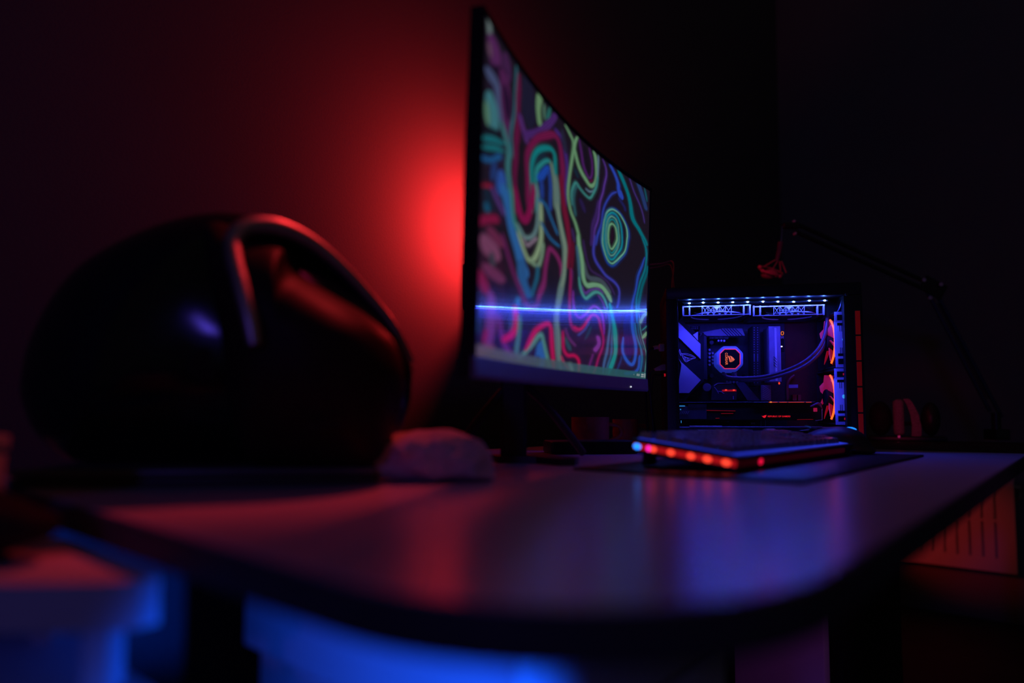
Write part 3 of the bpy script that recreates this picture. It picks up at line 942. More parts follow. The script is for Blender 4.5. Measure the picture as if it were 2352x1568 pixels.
obj('front_light_bar', MB().box((0.0030, 0.0004, 0.0058), (KL * 0.9, 0.0028, 0.0122)), mat('dim_front_bar', (0.05, 0.01, 0.02), 0.3, emit=(0.75, 0.01, 0.07), estr=0.015), kb, label='dim front light bar')
for (yy, m, rr) in ((0.012, M_redled, 0.0052), (0.033, M_redled, 0.005), (0.052, M_redled, 0.0048), (0.076, M_redled, 0.0048), (0.098, M_redled, 0.0042), (0.104, M_magled, 0.0032), (0.119, M_blueled, 0.0052)):
    obj('led', MB().ell((0.0002, yy, 0.0088), (0.0006, rr, 0.0036), 14, 10), m, kb)
obj('led', MB().ell((0.066, 0.0002, 0.0088), (0.0055, 0.0006, 0.0034), 14, 10), M_crled, kb)
M_key = mat('dark_keycap', (0.20, 0.20, 0.23), 0.22, spec=0.7, var=0.1)
keymesh = {}
def keycap(w):
    if w not in keymesh:
        mb = MB()
        x0, x1, y0, y1 = 0.0006, w - 0.0006, 0.0006, 0.0176
        lo = [(x0, y0), (x1, y0), (x1, y1), (x0, y1)]
        hi = [(x0 + 0.0025, y0 + 0.002), (x1 - 0.0025, y0 + 0.002), (x1 - 0.0025, y1 - 0.003), (x0 + 0.0025, y1 - 0.003)]
        mid = [(x0 + 0.002, y0 + 0.0014), (x1 - 0.002, y0 + 0.0014), (x1 - 0.002, y1 - 0.0024), (x0 + 0.002, y1 - 0.0024)]
        vs = [(x, y, 0.0) for x, y in lo] + [(x, y, 0.0068) for x, y in mid] + [(x, y, 0.0074) for x, y in hi]
        fs = [[i, (i + 1) % 4, 4 + (i + 1) % 4, 4 + i] for i in range(4)] + [[4 + i, 4 + (i + 1) % 4, 8 + (i + 1) % 4, 8 + i] for i in range(4)] + [[8, 9, 10, 11], [3, 2, 1, 0]]
        mb._add([Vector(v) for v in vs], fs)
        keymesh[w] = finish(mb, 'keycap', M_key, True, 30)
    return keymesh[w]
P_ = 0.0182
rows = [
    [(0, 1)] + [(2 + i, 1) for i in range(4)] + [(6.5 + i, 1) for i in range(4)] + [(11 + i, 1) for i in range(4)],
    [(i, 1) for i in range(13)] + [(13, 2)] + [(15.25 + i, 1) for i in range(3)] + [(18.5 + i, 1) for i in range(4)],
    [(0, 1.5)] + [(1.5 + i, 1) for i in range(12)] + [(13.5, 1.5)] + [(15.25 + i, 1) for i in range(3)] + [(18.5 + i, 1) for i in range(4)],
    [(0, 1.75)] + [(1.75 + i, 1) for i in range(11)] + [(12.75, 2.25)] + [(18.5 + i, 1) for i in range(3)],
    [(0, 2.25)] + [(2.25 + i, 1) for i in range(10)] + [(12.25, 2.75), (16.25, 1)] + [(18.5 + i, 1) for i in range(4)],
    [(0, 1.25), (1.25, 1.25), (2.5, 1.25), (3.75, 6.25), (10, 1.25), (11.25, 1.25), (12.5, 1.25), (13.75, 1.25), (15.25, 1), (16.25, 1), (17.25, 1), (18.5, 2), (20.5, 1)],
]
for r, row in enumerate(rows):
    y = KD - 0.020 - r * 0.0188 - (0.003 if r else 0)
    for (kx, kw) in row:
        k = bpy.data.objects.new('keycap', keycap(round(kw * P_, 5)))
        k.location = (0.011 + kx * P_ * 1.02, y, 0.0179)
        k.parent = kb
        COL.objects.link(k)
obj('volume_wheel', MB().cyl((0.395, 0.118, 0.0185), (0.43, 0.118, 0.0185), 0.006, 18), M_metal, kb)
obj('foot', MB().box((0.02, KD - 0.012, -0.0146), (0.045, KD - 0.006, 0.0004), 0.001), M_black, kb)
obj('foot', MB().box((KL - 0.045, KD - 0.012, -0.0146), (KL - 0.02, KD - 0.006, 0.0004), 0.001), M_black, kb)

ms_p = D(*toD(Vector((0.528, 1.085))), 0.7532)
mouse = thing('computer_mouse', 'black mouse with a glowing blue mark beside the keyboard', 'mouse', ms_p, PHI + math.pi / 2 - 0.25)
mo = smooth_loop([(-0.060, 0.0), (-0.062, 0.014), (-0.048, 0.034), (-0.018, 0.043), (0.020, 0.038), (0.050, 0.024), (0.060, 0.010), (0.058, 0.0)], 5)
mo = [(x, max(z, 0.0)) for x, z in mo]
mbm = MB().inflate(mo, (-0.005, 0.012), 0.032, 3.2, 12)
obj('body', mbm, M_black, mouse)
obj('scroll_wheel', MB().cyl((0.030, -0.005, 0.033), (0.030, 0.005, 0.033), 0.0075, 18, 0.001), M_blackm, mouse)
obj('palm_light', MB().ell((-0.024, -0.012, 0.0375), (0.012, 0.009, 0.0048), 16, 8), M_blueled, mouse, label='glowing blue mark')
obj('side_button', MB().box((-0.012, -0.0325, 0.020), (0.010, -0.029, 0.026), 0.001), M_blackm, mouse)
obj('cord', MB().tube([(0.057, 0, 0.008), (0.075, 0.004, 0.003), (0.09, 0.012, 0.0022), (0.105, 0.024, 0.0022)], 0.0018, 8, 6), M_black, mouse)

# ---------------------------------------------------------------- headphones on the side table
hd = thing('headphones', 'headphones standing on a black stand right of the computer', 'headphones', at(2065, 1004, 1.74), -0.534)
cu = MB().box((-0.03, -0.035, 0.0), (-0.004, 0.045, 0.098), 0.010, 3)
def cup(sx, w):
    return MB().inflate([(p[0], p[1]) for p in smooth_loop([(0.0, 0.004), (0.012, 0.004), (0.016, 0.03), (0.016, 0.075), (0.010, 0.094), (0.0, 0.098), (-0.008, 0.085), (-0.010, 0.05), (-0.008, 0.015)], 4)], (0.003, 0.05), 0.042, 4, 8)
obj('ear_cushion', MB().box((-0.012, -0.04, 0.006), (0.013, 0.04, 0.100), 0.009, 3), M_felt, hd)
pts = [(0.020, 0.0, 0.010), (0.024, 0.0, 0.03), (0.022, 0.0, 0.06), (0.010, 0.0, 0.088), (0.005, 0, 0.100)]
mb = MB()
mb.grid(lambda i, j: (spl[j][0] + (0.0 if i in (0, 3) else 0.022 - 0.01 * j / len(spl)), (-0.036, -0.036, 0.036, 0.036)[i], spl[j][2]), 4, len((spl := [(0.028, 0, 0.004), (0.030, 0, 0.03), (0.027, 0, 0.06), (0.020, 0, 0.085), (0.012, 0, 0.101)])), True)
mb._add([Vector((spl[-1][0], -0.036, 0.101)), Vector((spl[-1][0] + 0.012, -0.036, 0.101)), Vector((spl[-1][0] + 0.012, 0.036, 0.101)), Vector((spl[-1][0], 0.036, 0.101))], [[0, 1, 2, 3]])
obj('ear_cushion', mb, M_felt, hd)
obj('ear_cup', MB().ell((-0.042, 0.0, 0.050), (0.028, 0.040, 0.046), 24, 16), M_blackm, hd)
obj('ear_cup', MB().ell((0.072, 0.0, 0.048), (0.022, 0.038, 0.044), 24, 16), M_black, hd)
obj('headband', MB().tube([(-0.055, 0.03, 0.06), (-0.05, 0.075, 0.05), (0.012, 0.11, 0.035), (0.075, 0.075, 0.05), (0.082, 0.03, 0.06)], 0.006, 12, 8), M_black, hd)
hb_ = hd.matrix_basis.translation
st = thing('headphone_stand', 'low black stand carrying the headphones on the side table', 'stand', (hb_.x, hb_.y, 0.75), -0.534)
obj('block', MB().box((-0.085, -0.05, 0.0), (0.105, 0.06, hb_.z - 0.7502 + 0.003), 0.003), M_black, st)
obj('screw', MB().cyl((0.0, -0.0505, 0.012), (0.0, -0.0525, 0.012), 0.003, 12), M_metal, st)

# ---------------------------------------------------------------- microphone on a boom arm
EL = at(2140, 662, 1.86)
CLP = at(2290, 1013, 1.80)
TIP = at(1826, 522, 1.80)
arm = thing('boom_arm', 'black jointed boom arm clamped to the side table right of the headphones', 'boom arm', (CLP.x, CLP.y, 0.75))
def L_(p): return Vector(p) - arm.location
A0 = Vector((0, 0, 0.07))
obj('clamp', MB().box((-0.02, -0.025, 0.0), (0.02, 0.025, 0.03), 0.003).cyl((0, 0, 0.03), (0, 0, 0.075), 0.011, 16), M_dmetal, arm)
E_ = L_(EL)
def para(a, b, off, r):
    return MB().bar(Vector(a) + off, Vector(b) + off, r, r, 0.001)
for off in (Vector((-0.016, 0, 0.008)), Vector((0.016, 0, -0.008))):
    obj('lower_rod', para(A0, E_ + Vector((0, 0, -0.012)), off, 0.009), M_dmetal, arm)
T_ = L_(TIP)
for off in (Vector((0, 0, 0.012)), Vector((0, 0, -0.012))):
    obj('upper_rod', para(E_, T_, off, 0.009), M_dmetal, arm)
def spring(a, b, r, turns):
    a, b = Vector(a), Vector(b)
    d = (b - a).normalized()
    x = d.cross(Vector((0, 1, 0))).normalized(); y = d.cross(x)
    n = turns * 8
    return MB().tube([a + (b - a) * (i / n) + (x * math.cos(i * math.pi / 4) + y * math.sin(i * math.pi / 4)) * r for i in range(n + 1)], 0.0009, 5)
obj('spring', spring(A0.lerp(E_, 0.12), A0.lerp(E_, 0.88), 0.005, 60), M_dmetal, arm)
obj('joint_plate', MB().bar(E_ + Vector((-0.03, -0.008, 0.018)), E_ + Vector((0.03, -0.008, -0.016)), 0.004, 0.045, 0.001), M_dmetal, arm)
M_bolt = mat('pale_bolt', (0.85, 0.82, 0.85), 0.45)
for (px, py) in ((2122, 643), (2161, 653), (2136, 684)):
    c = at(px, py, 1.845) - arm.location
    obj('bolt', MB().tube([c + Vector((0.0045 * math.cos(k * math.pi / 8), -0.002, 0.0045 * math.sin(k * math.pi / 8))) for k in range(17)], 0.0013, 6).cyl(c + Vector((0, -0.002, 0)), c + Vector((0, 0.004, 0)), 0.0032, 12), M_bolt, arm)
for (px, py) in ((1825, 507), (1828, 535)):
    c = at(px, py, 1.79) - arm.location
    obj('bolt', MB().cyl(c, c + Vector((0, 0.012, 0)), 0.0035, 12, 0.001), M_bolt, arm)
obj('end_joint', MB().bar(T_ + Vector((0.012, 0, 0.004)), L_(at(1797, 518, 1.80)), 0.02, 0.016, 0.003), M_dmetal, arm)
mic = thing('microphone', 'small microphone in a spider mount hanging from the boom arm above the computer', 'microphone', at(1775, 632, 1.80))
def Lm(px, py, dy=0.0): return at(px, py, 1.80 + dy) - mic.location
obj('hanger', MB().tube([Lm(1797, 519), Lm(1794, 555)], 0.0014, 8), M_metal, mic)
obj('neck', MB().tube([Lm(1793, 556), Lm(1790, 575), Lm(1784, 600)], 0.006, 12, 5, radii=[0.008, 0.007, 0.005]), mat('mauve_plastic', (0.16, 0.06, 0.12), 0.5), mic)
M_bolt = mat('pale_bolt', (0.85, 0.82, 0.85), 0.45)
M_rosy = mat('rosy_plastic', (0.55, 0.12, 0.2), 0.45)
for (a, b) in (((1780, 597), (1755, 612)), ((1786, 600), (1772, 622)), ((1791, 600), (1793, 622)), ((1795, 600), (1806, 626))):
    obj('arm_rod', MB().tube([Lm(*a), Lm(*b, -0.01)], 0.0018, 8), M_rosy, mic)
ring = [Lm(1770 + 28 * math.cos(k * math.pi / 12), 622 + 6 * math.sin(k * math.pi / 12) + 8 * math.cos(k * math.pi / 12), -0.028 * math.sin(k * math.pi / 12)) for k in range(25)]
obj('cradle_ring', MB().tube(ring, 0.0028, 8), M_rosy, mic)
obj('capsule', MB().ell(Lm(1768, 630), (0.024, 0.02, 0.014), 20, 12, ), M_rosy, mic)
for (px, py) in ((1745, 613), (1783, 632), (1792, 634), (1752, 622), (1766, 626)):
    obj('clip', MB().ell(Lm(px, py, -0.02), (0.0055, 0.005, 0.0055), 12, 8), M_rosy, mic)
light('added_cushion_spot', 'SPOT', at(2040, 930, 1.36), (1.0, 0.02, 0.05), 0.55, 0.02, aim=at(2068, 955, 1.74), spot=math.radians(24), blend=0.5)  # unseen spot added to redden the ear cushions
light('microphone_red_fill', 'POINT', at(1752, 600, 1.70), (1.0, 0.02, 0.08), 0.05, 0.01)  # unseen point light that reddens the microphone mount

# ---------------------------------------------------------------- computer tower
YP = 1.24                                # how far into the room its glass side stands
KS = 0.8                                 # the parts below are modelled in units of 0.8 m
CB = at(1531, 900, YP); CB.z = 0.7502
YAW = math.radians(-9)
EX = Vector((math.cos(YAW), math.sin(YAW), 0))
EY = Vector((-math.sin(YAW), math.cos(YAW), 0))
EYE = Vector((0, 0, ZC))
def pcp(px, py, d=0.0):
    """local point of the computer, d units behind its glass side, on the view line through a photo pixel"""
    r = at(px, py, 1.0) - EYE
    o = (EYE - CB) / KS
    t = (d - o.dot(EY)) / r.dot(EY)
    p = o + r * t
    return Vector((p.dot(EX), d, p.z))
def z1(x, y, d=0.0):
    """the same, with x, y read off an enlarged view of the glass side"""
    return pcp(1480 + x / 3.919, 620 + y / 3.919, d)
def wpc(p):
    return CB + (EX * p.x + EY * p.y + Vector((0, 0, p.z))) * KS
def face(poly, d, th):
    """flat part with outline poly at depth d, thickness th going back"""
    return MB().prism([z1(x, y, d) for x, y in poly], (0, th, 0))
def slab(x0, y0, x1, y1, d, th, bevel=0.0006):
    a, b = z1(x0, y1, d), z1(x1, y0, d)
    return MB().box((a.x, d, a.z), (b.x, d + th, b.z), bevel, 1)
pc = thing('computer_tower', 'black computer tower with a glass side and blue and red lights inside', 'computer', CB, YAW)
pc.scale = (KS, KS, KS)
XL, XR = pcp(1531, 800).x, pcp(1984, 800).x
GL, GR = pcp(1558.5, 800).x, pcp(1941, 800).x
GT, GBm = pcp(1700, 684).z, pcp(1700, 1003).z
HT = pcp(1700, 655).z
DP = 0.21
M_case = mat('black_case_steel', (0.018, 0.018, 0.02), 0.42, var=0.1)
M_in = mat('case_interior', (0.045, 0.042, 0.048), 0.5, var=0.15)
M_tray = mat('motherboard_tray', (0.17, 0.016, 0.010), 0.6, var=0.2)
M_pcb = mat('dark_circuit_board', (0.030, 0.030, 0.036), 0.42, var=0.4, scale=90)
M_silver = mat('satin_aluminium', (0.62, 0.62, 0.66), 0.5, metal=0.0, var=0.04)
M_fan = mat('pale_fan_plastic', (0.55, 0.55, 0.60), 0.5, var=0.05)
M_rotor = mat('translucent_rotor', (0.55, 0.30, 0.30), 0.35, emit=(1.0, 0.008, 0.02), estr=0.26)
M_ring = mat('orange_light_ring', (0.4, 0.1, 0.03), 0.4, emit=(1.0, 0.10, 0.008), estr=2.6)
M_bled = mat('bright_blue_led', (0.6, 0.8, 1.0), emit=(0.07, 0.20, 1.0), estr=430.0)
M_rled = mat('small_red_led', (0.4, 0.02, 0.02), emit=(1.0, 0.05, 0.015), estr=1.6)
M_rdim = mat('dim_red_line', (0.4, 0.02, 0.02), emit=(1.0, 0.01, 0.03), estr=0.35)
M_oled = mat('orange_display', (0.4, 0.1, 0.02), emit=(1.0, 0.22, 0.035), estr=1.3)
M_cyan = mat('cyan_led', (0.1, 0.4, 0.6), emit=(0.05, 0.42, 1.0), estr=0.9)
# case panels
obj('base_panel', MB().box((XL, 0, 0.0), (XR, DP, GBm), 0.002), M_case, pc)
obj('top_panel', MB().box((XL, 0, GT), (XR, DP, HT), 0.003), M_case, pc)
obj('rear_panel', MB().box((XL, 0, GBm + 0.0003), (GL, DP, GT - 0.0003), 0.001), M_case, pc)
obj('front_panel', MB().box((GR, 0, GBm + 0.0003), (XR, DP, GT - 0.0003), 0.001), M_case, pc)
obj('motherboard_tray', MB().box((GL, DP - 0.012, GBm + 0.0003), (GR, DP, GT - 0.0003)), M_tray, pc)
for (x, y) in ((XL + 0.03, 0.02), (XR - 0.03, 0.02)):
    pass
gp = MB().box((GL - 0.008, -0.0042, GBm - 0.004), (GR + 0.008, -0.0008, GT + 0.004))
obj('glass_panel', gp, glass_mat('smoked_side_glass', (0.86, 0.86, 0.88), 0.85), pc, smooth=False)
for (x, z) in ((GL - 0.003, GT), (GR + 0.004, GT), (GL - 0.003, GBm), (GR + 0.004, GBm)):
    obj('thumb_screw', MB().cyl((x, -0.0115, z), (x, -0.0044, z), 0.0035, 14, 0.0006), M_dmetal, pc)
# red light bar on the front, broken into segments
M_fbar = mat('dim_red_light_bar', (0.3, 0.02, 0.02), 0.4, emit=(1.0, 0.010, 0.016), estr=0.05)
xb0, xb1 = pcp(1965.5, 800).x, pcp(1976.5, 800).x
fb = obj('front_light_bar', MB().box((xb0 - 0.002, -0.0025, pcp(1970, 1004).z), (xb1 + 0.002, -0.0002, pcp(1970, 710).z)), M_case, pc)
for (ya, yb) in ((714, 768), (772, 827), (831, 886), (890, 946), (950, 1000)):
    obj('lit_segment', MB().box((xb0, -0.0038, pcp(1970, yb).z), (xb1, -0.0026, pcp(1970, ya).z)), M_fbar, fb)

# blue light strip along the roof
led_pts = [(405, 299), (530, 293), (664, 292), (796, 290), (930, 287), (1068, 284), (1203, 284), (1344, 286), (1486, 275), (1624, 274)]
stp = obj('light_strip', MB().tube([z1(340, 290, 0.016)] + [z1(x, y - 2, 0.016) for x, y in led_pts] + [z1(1650, 276, 0.016)], 0.0022, 8, 3), M_black, pc)
for (x, y) in led_pts:
    p = z1(x, y, 0.012)
    obj('led', MB().ell(p, (0.0025, 0.0015, 0.0015), 12, 8), M_bled, stp)
    c = p + Vector((0, 0, -0.0062))
a, b = wpc(z1(380, 300, 0.012)), wpc(z1(1650, 280, 0.012))
light('tower_blue_strip_light', 'AREA', (a + b) / 2 + Vector((0, 0, -0.003)), (0.035, 0.045, 1.0), 0.50, 0.27, 0.005, rot=(0.0, 0.0, YAW))
c = (wpc(z1(330, 440, 0.03)) + wpc(z1(1660, 440, 0.03))) / 2
light('tower_inner_blue_light', 'AREA', c, (0.04, 0.035, 1.0), 0.42, 0.27, 0.006, rot=(0.35, 0.0, YAW))
c = wpc(z1(1690, 900, 0.004))
light('tower_front_blue_light', 'AREA', c, (0.04, 0.04, 1.0), 0.015, 0.006, 0.18, aim=c + Vector((1.0, 0.45, 0.0)))

# radiator and its two fans under the roof, seen edge on
obj('radiator_core', slab(360, 284, 1640, 312, 0.045, 0.12), M_in, pc)
def edge_fan(x0, x1, y0, y1, d):
    q0, q1, q2 = z1(x0, y1, d), z1(x1, y1 - 10, d), z1(x1, y0, d)
    mb = slab(x0, y0, x1, y0 + 12, d, 0.008).box(q0, q1 + Vector((0, 0.008, 0)))
    f = obj('radiator_fan', mb, M_fan, pc)
    mb = MB().box((q0.x, d + 0.0085, q0.z), (q0.x + 0.006, d + 0.12, q2.z)).box((q1.x - 0.006, d + 0.0085, q0.z), (q1.x, d + 0.12, q2.z)).box((q0.x, d + 0.1205, q0.z), (q1.x, d + 0.125, q2.z))
    obj('frame_body', mb, M_blackm, f)
    mb = MB()
    for x in (x0 + 4, x0 + 62, x1 - 62, x1 - 6):
        p, q = z1(x - 5, y1 - 4, d), z1(x + 5, y0 + 4, d)
        mb.box(p, q + Vector((0, 0.006, 0)))
    obj('corner_post', mb, M_fan, f)
    xa, xb = x0 + (x1 - x0) * 0.285, x0 + (x1 - x0) * 0.715
    mb = MB()
    n = 5
    for k in range(n + 1):
        x = xa + (xb - xa) * k / n
        mb.bar(z1(x, y0 + 8, d + 0.001), z1(x, y1 - 6, d + 0.001), 0.0011)
        if k < n:
            x2 = xa + (xb - xa) * (k + 1) / n
            mb.bar(z1(x, y0 + 8, d + 0.001), z1(x2, y1 - 6, d + 0.001), 0.0008)
            mb.bar(z1(x2, y0 + 8, d + 0.001), z1(x, y1 - 6, d + 0.001), 0.0008)
    xm = (xa + xb) / 2
    mb.bar(z1(xa + 50, (y0 + y1) / 2, d + 0.001), z1(xb - 50, (y0 + y1) / 2, d + 0.001), 0.0009)
    mb.prism([z1(xm - 26, y0 + 14, d), z1(xm + 26, y0 + 14, d), z1(xm, y0 + 48, d)], (0, 0.001, 0))
    obj('lattice_grille', mb, M_fan, f)
    c = z1(xm, y1, d + 0.062)
    obj('rotor_hub', MB().cyl(c + Vector((0, 0, 0.018)), c + Vector((0, 0, -0.001)), 0.022, 28, 0.002), M_in, f)
    mb = MB()
    for k in range(9):
        an = 2 * math.pi * k / 9
        q = [Vector((math.cos(an + da) * r, math.sin(an + da) * r, z)) for (da, r, z) in ((0, 0.023, 0.014), (0.15, 0.056, 0.015), (0.55, 0.057, 0.006), (0.5, 0.023, 0.003))]
        mb.prism([c + v for v in q], (0, 0, 0.0012))
    obj('blade_set', mb, M_in, f)
    # flared intake lip of the frame
    mb = MB()
    ring_ = [(c + Vector((math.cos(t) * 0.061, math.sin(t) * 0.061, -0.001))) for t in [2 * math.pi * k / 40 for k in range(41)]]
    mb.tube(ring_, 0.0016, 8)
    obj('intake_ring', mb, M_fan, f)
    return f
edge_fan(345, 958, 316, 408, 0.018)
edge_fan(982, 1622, 316, 408, 0.018)

# motherboard with its armour
obj('motherboard', slab(330, 470, 1262, 1420, DP - 0.022, 0.008), M_pcb, pc)
io = obj('port_cover', face([(308, 440), (340, 455), (512, 600), (536, 560), (536, 1000), (420, 1110), (370, 1172), (308, 1172)], 0.105, 0.05), M_blackm, pc)
obj('cover_plate', face([(309, 470), (506, 666), (506, 800), (309, 606)], 0.0985, 0.006), M_silver, io)
obj('cover_plate', face([(312, 800), (330, 826), (345, 838), (509, 990), (402, 1106), (309, 1106), (309, 1010), (334, 850)], 0.0985, 0.006), M_silver, io)
obj('cover_plate', face([(438, 582), (482, 554), (482, 632)], 0.0985, 0.006), M_silver, io)
# eye-shaped outline emblem on the dark band of the cover
M_line = mat('pale_blue_print', (0.65, 0.65, 0.8), 0.5, emit=(0.12, 0.09, 1.0), estr=0.25)
mb = MB()
def line(mbx, pts, w, d, k=6):
    mbx.tube([z1(x, y, d) for x, y in pts], w, 6, k)
line(mb, [(318, 712), (326, 738), (336, 752), (380, 752), (430, 768), (461, 790), (430, 800), (405, 812), (375, 826), (352, 800), (338, 762)], 0.00055, 0.1035)
line(mb, [(341, 757), (372, 762), (420, 775), (452, 790)], 0.0005, 0.1035)
line(mb, [(344, 768), (368, 782), (398, 792), (442, 796)], 0.0005, 0.1035)
line(mb, [(352, 786), (376, 815), (408, 806)], 0.0005, 0.1035)
line(mb, [(362, 784), (378, 802), (396, 800), (384, 790), (362, 784)], 0.0005, 0.1035)
line(mb, [(318, 712), (314, 735), (330, 772), (330, 752), (341, 757)], 0.0005, 0.1035)
obj('emblem', mb, M_line, io)
# finned heatsinks
hs = obj('heatsink', slab(508, 560, 560, 985, 0.13, 0.045), M_in, pc)
mb = MB()
for k in range(17):
    y = 660 + k * 19.5
    mb.bar(z1(509, y, 0.1288), z1(530, y + 26, 0.1288), 0.0011)
obj('fin_set', mb, M_silver, hs)
hs = obj('heatsink', face([(522, 560), (700, 526), (880, 526), (905, 590), (560, 592), (535, 575)], 0.125, 0.04), mat('violet_grey_block', (0.22, 0.20, 0.25), 0.5), pc)
mb = MB()
for k in range(6):
    mb.bar(z1(690 + k * 26, 528, 0.1242), z1(752 + k * 26, 590, 0.1242), 0.0014)
obj('fin_set', mb, M_blackm, hs)
hs = obj('heatsink', slab(1052, 1035, 1140, 1175, 0.13, 0.03), mat('violet_grey_block', (0.22, 0.20, 0.25), 0.5), pc)
mb = MB()
for k in range(7):
    mb.bar(z1(1066, 1040 + k * 17, 0.1293), z1(1138, 1085 + k * 15, 0.1293), 0.0009)
obj('fin_set', mb, M_silver, hs)
# lower plate with the slanted arm
obj('chipset_plate', face([(820, 1010), (900, 1010), (1042, 1174), (930, 1174)], 0.135, 0.02), mat('slate_plate', (0.10, 0.10, 0.14), 0.45), pc)
cs = obj('chipset_cover', face([(612, 1040), (650, 1012), (780, 1012), (830, 1060), (830, 1170), (600, 1170)], 0.14, 0.02), M_in, pc)
mb = MB()
line(mb, [(628, 1040), (662, 1018), (784, 1018)], 0.001, 0.1385, 1)
line(mb, [(628, 1050), (654, 1082), (668, 1110)], 0.0009, 0.1385, 1)
line(mb, [(652, 1092), (694, 1094), (716, 1112)], 0.0011, 0.1385, 1)
line(mb, [(800, 1164), (800, 1132)], 0.0013, 0.1385, 1)
obj('trim_line', mb, mat('violet_trim', (0.5, 0.4, 0.6), 0.4), cs)
for (x, y) in ((735, 1079), (806, 1080)):
    obj('led', MB().ell(z1(x, y, 0.137), (0.0030, 0.001, 0.0016), 12, 8), M_rled, cs)
obj('led', MB().box(z1(700, 1092, 0.139), z1(828, 1076, 0.1395)), M_rdim, cs)
obj('round_cap', MB().cyl(z1(564, 1055, 0.128), z1(564, 1055, 0.15), 0.0105, 26, 0.001), mat('violet_grey_block', (0.22, 0.20, 0.25), 0.5), pc)
# capacitors round the socket
M_cap = mat('capacitor_can', (0.5, 0.5, 0.56), 0.35, metal=0.6)
caps = [(588, 718 + k * 33.5) for k in range(5)] + [(617, 748 + k * 30) for k in range(4)] + [(668, 635), (693, 635), (719, 636), (744, 1006), (776, 1008), (806, 1010), (835, 1012)]
for (x, y) in caps:
    c = z1(x, y, 0.146)
    obj('capacitor', MB().cyl(c, c + Vector((0, 0.03, 0)), 0.0031, 14, 0.0006), M_cap, pc)
for (x, y) in ((606, 652), (608, 950), (920, 945)):
    c = z1(x, y, 0.14)
    obj('mount_screw', MB().cyl(c, c + Vector((0, 0.04, 0)), 0.0058, 20, 0.001), M_dmetal, pc)
for k in range(4):
    obj('choke', slab(585 + k * 44, 598, 626 + k * 44, 616, 0.145, 0.02), M_silver, pc)
obj('power_socket', slab(418, 505, 500, 542, 0.14, 0.03), M_blackm, pc)
for r in range(2):
    for k in range(4):
        obj('socket_pin', MB().box(z1(428 + k * 16, 514 + r * 14, 0.138), z1(433 + k * 16, 518 + r * 14 - 8, 0.139)), M_silver, pc)
# memory sticks
for k, x in enumerate((985, 1016)):
    s_ = obj('memory_stick', slab(x, 500, x + 22, 1040, 0.10, 0.06), M_blackm, pc)
    mb = MB()
    for j in range(24):
        y = 515 + j * 21.5
        h = 8 if not 11 <= j <= 13 else 20
        mb.box(z1(x + 1, y + h, 0.0988), z1(x + 7, y, 0.0992))
    obj('edge_teeth', mb, mat('slate_teeth', (0.16, 0.16, 0.22), 0.4), s_)
for (xa, xb) in ((1130, 1160), (1166, 1224)):
    s_ = obj('memory_stick', slab(xa, 505, xb, 1005, 0.10, 0.06), mat('lilac_stick', (0.30, 0.27, 0.34), 0.45), pc)
    if xa > 1150:
        obj('ridge', slab(1181, 520, 1190, 1000, 0.0985, 0.0014), M_silver, s_)
        mb = MB()
        for j in range(4):
            mb.bar(z1(1164, 778 + j * 24, 0.0986), z1(1192, 806 + j * 24, 0.0986), 0.001)
        obj('notch_set', mb, M_blackm, s_)
# debug display
dd = obj('debug_display', slab(1222, 545, 1258, 735, 0.15, 0.01), M_blackm, pc)
mb = MB()
seg = [(1232, 560), (1236, 554), (1250, 554), (1254, 560), (1252, 577), (1248, 583), (1235, 583), (1231, 577)]
mb.tube([z1(x, y, 0.149) for x, y in seg + [seg[0]]], 0.00075, 6)
obj('digit', mb, M_oled, dd)
obj('indicator', MB().ell(z1(1234, 688, 0.149), (0.0030, 0.001, 0.0017), 12, 8), mat('white_indicator', (0.8, 0.8, 0.9), emit=(0.8, 0.75, 1.0), estr=2.0), dd)
mb = MB()
for k in range(4):
    mb.box(z1(1222 + k * 9, 612 + (k % 2) * 4, 0.1495), z1(1227 + k * 9, 594, 0.1498))
obj('tick_marks', mb, mat('grey_print', (0.6, 0.6, 0.65), 0.5), dd)
obj('led', MB().ell(z1(1214, 1019, 0.12), (0.0022, 0.001, 0.0028), 12, 8), M_rled, pc)

# pump block: octagonal ring, red light line, emblem and lettering turned sideways
def octo(x0, y0, x1, y1, c):
    return [(x0 + c, y0), (x1 - c, y0), (x1, y0 + c), (x1, y1 - c), (x1 - c, y1), (x0 + c, y1), (x0, y1 - c), (x0, y0 + c)]
def rounded(poly, k=3):
    return poly
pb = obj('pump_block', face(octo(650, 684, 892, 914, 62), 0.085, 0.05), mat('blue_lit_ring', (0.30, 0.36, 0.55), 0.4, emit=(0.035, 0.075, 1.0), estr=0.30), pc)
bev = pb.modifiers.new('bevel', 'BEVEL'); bev.width = 0.004; bev.segments = 3
obj('face_plate', face(octo(686, 716, 858, 884, 38), 0.0838, 0.0005), mat('pump_black_face', (0.008, 0.007, 0.008), 0.3), pb)
mb = MB()
oc = [Vector((x, y, 0)) for x, y in octo(682, 712, 861, 886, 40)]
mb.tube([z1(v.x, v.y, 0.0838) for v in oc + [oc[0], oc[1]]], 0.00085, 8)
obj('light_ring', mb, mat('red_light_line', (0.5, 0.05, 0.05), emit=(1.0, 0.035, 0.04), estr=1.1), pb, label='glowing red octagon line')
M_org = mat('orange_print', (0.5, 0.2, 0.05), emit=(1.0, 0.17, 0.02), estr=1.05)
def px_m(d): return (YP / KS + d) / 1500.0 / 3.919      # metres per enlarged pixel at that depth
c = z1(738, 798, 0.0832)
Mt = Matrix.Translation(c) @ Matrix.Rotation(math.radians(-90), 4, 'Y') @ Matrix.Rotation(math.radians(90), 4, 'X')
Mt = Matrix.Translation(c) @ Matrix(((0, 1, 0, 0), (0, 0, -1, 0), (-1, 0, 0, 0), (0, 0, 0, 1)))
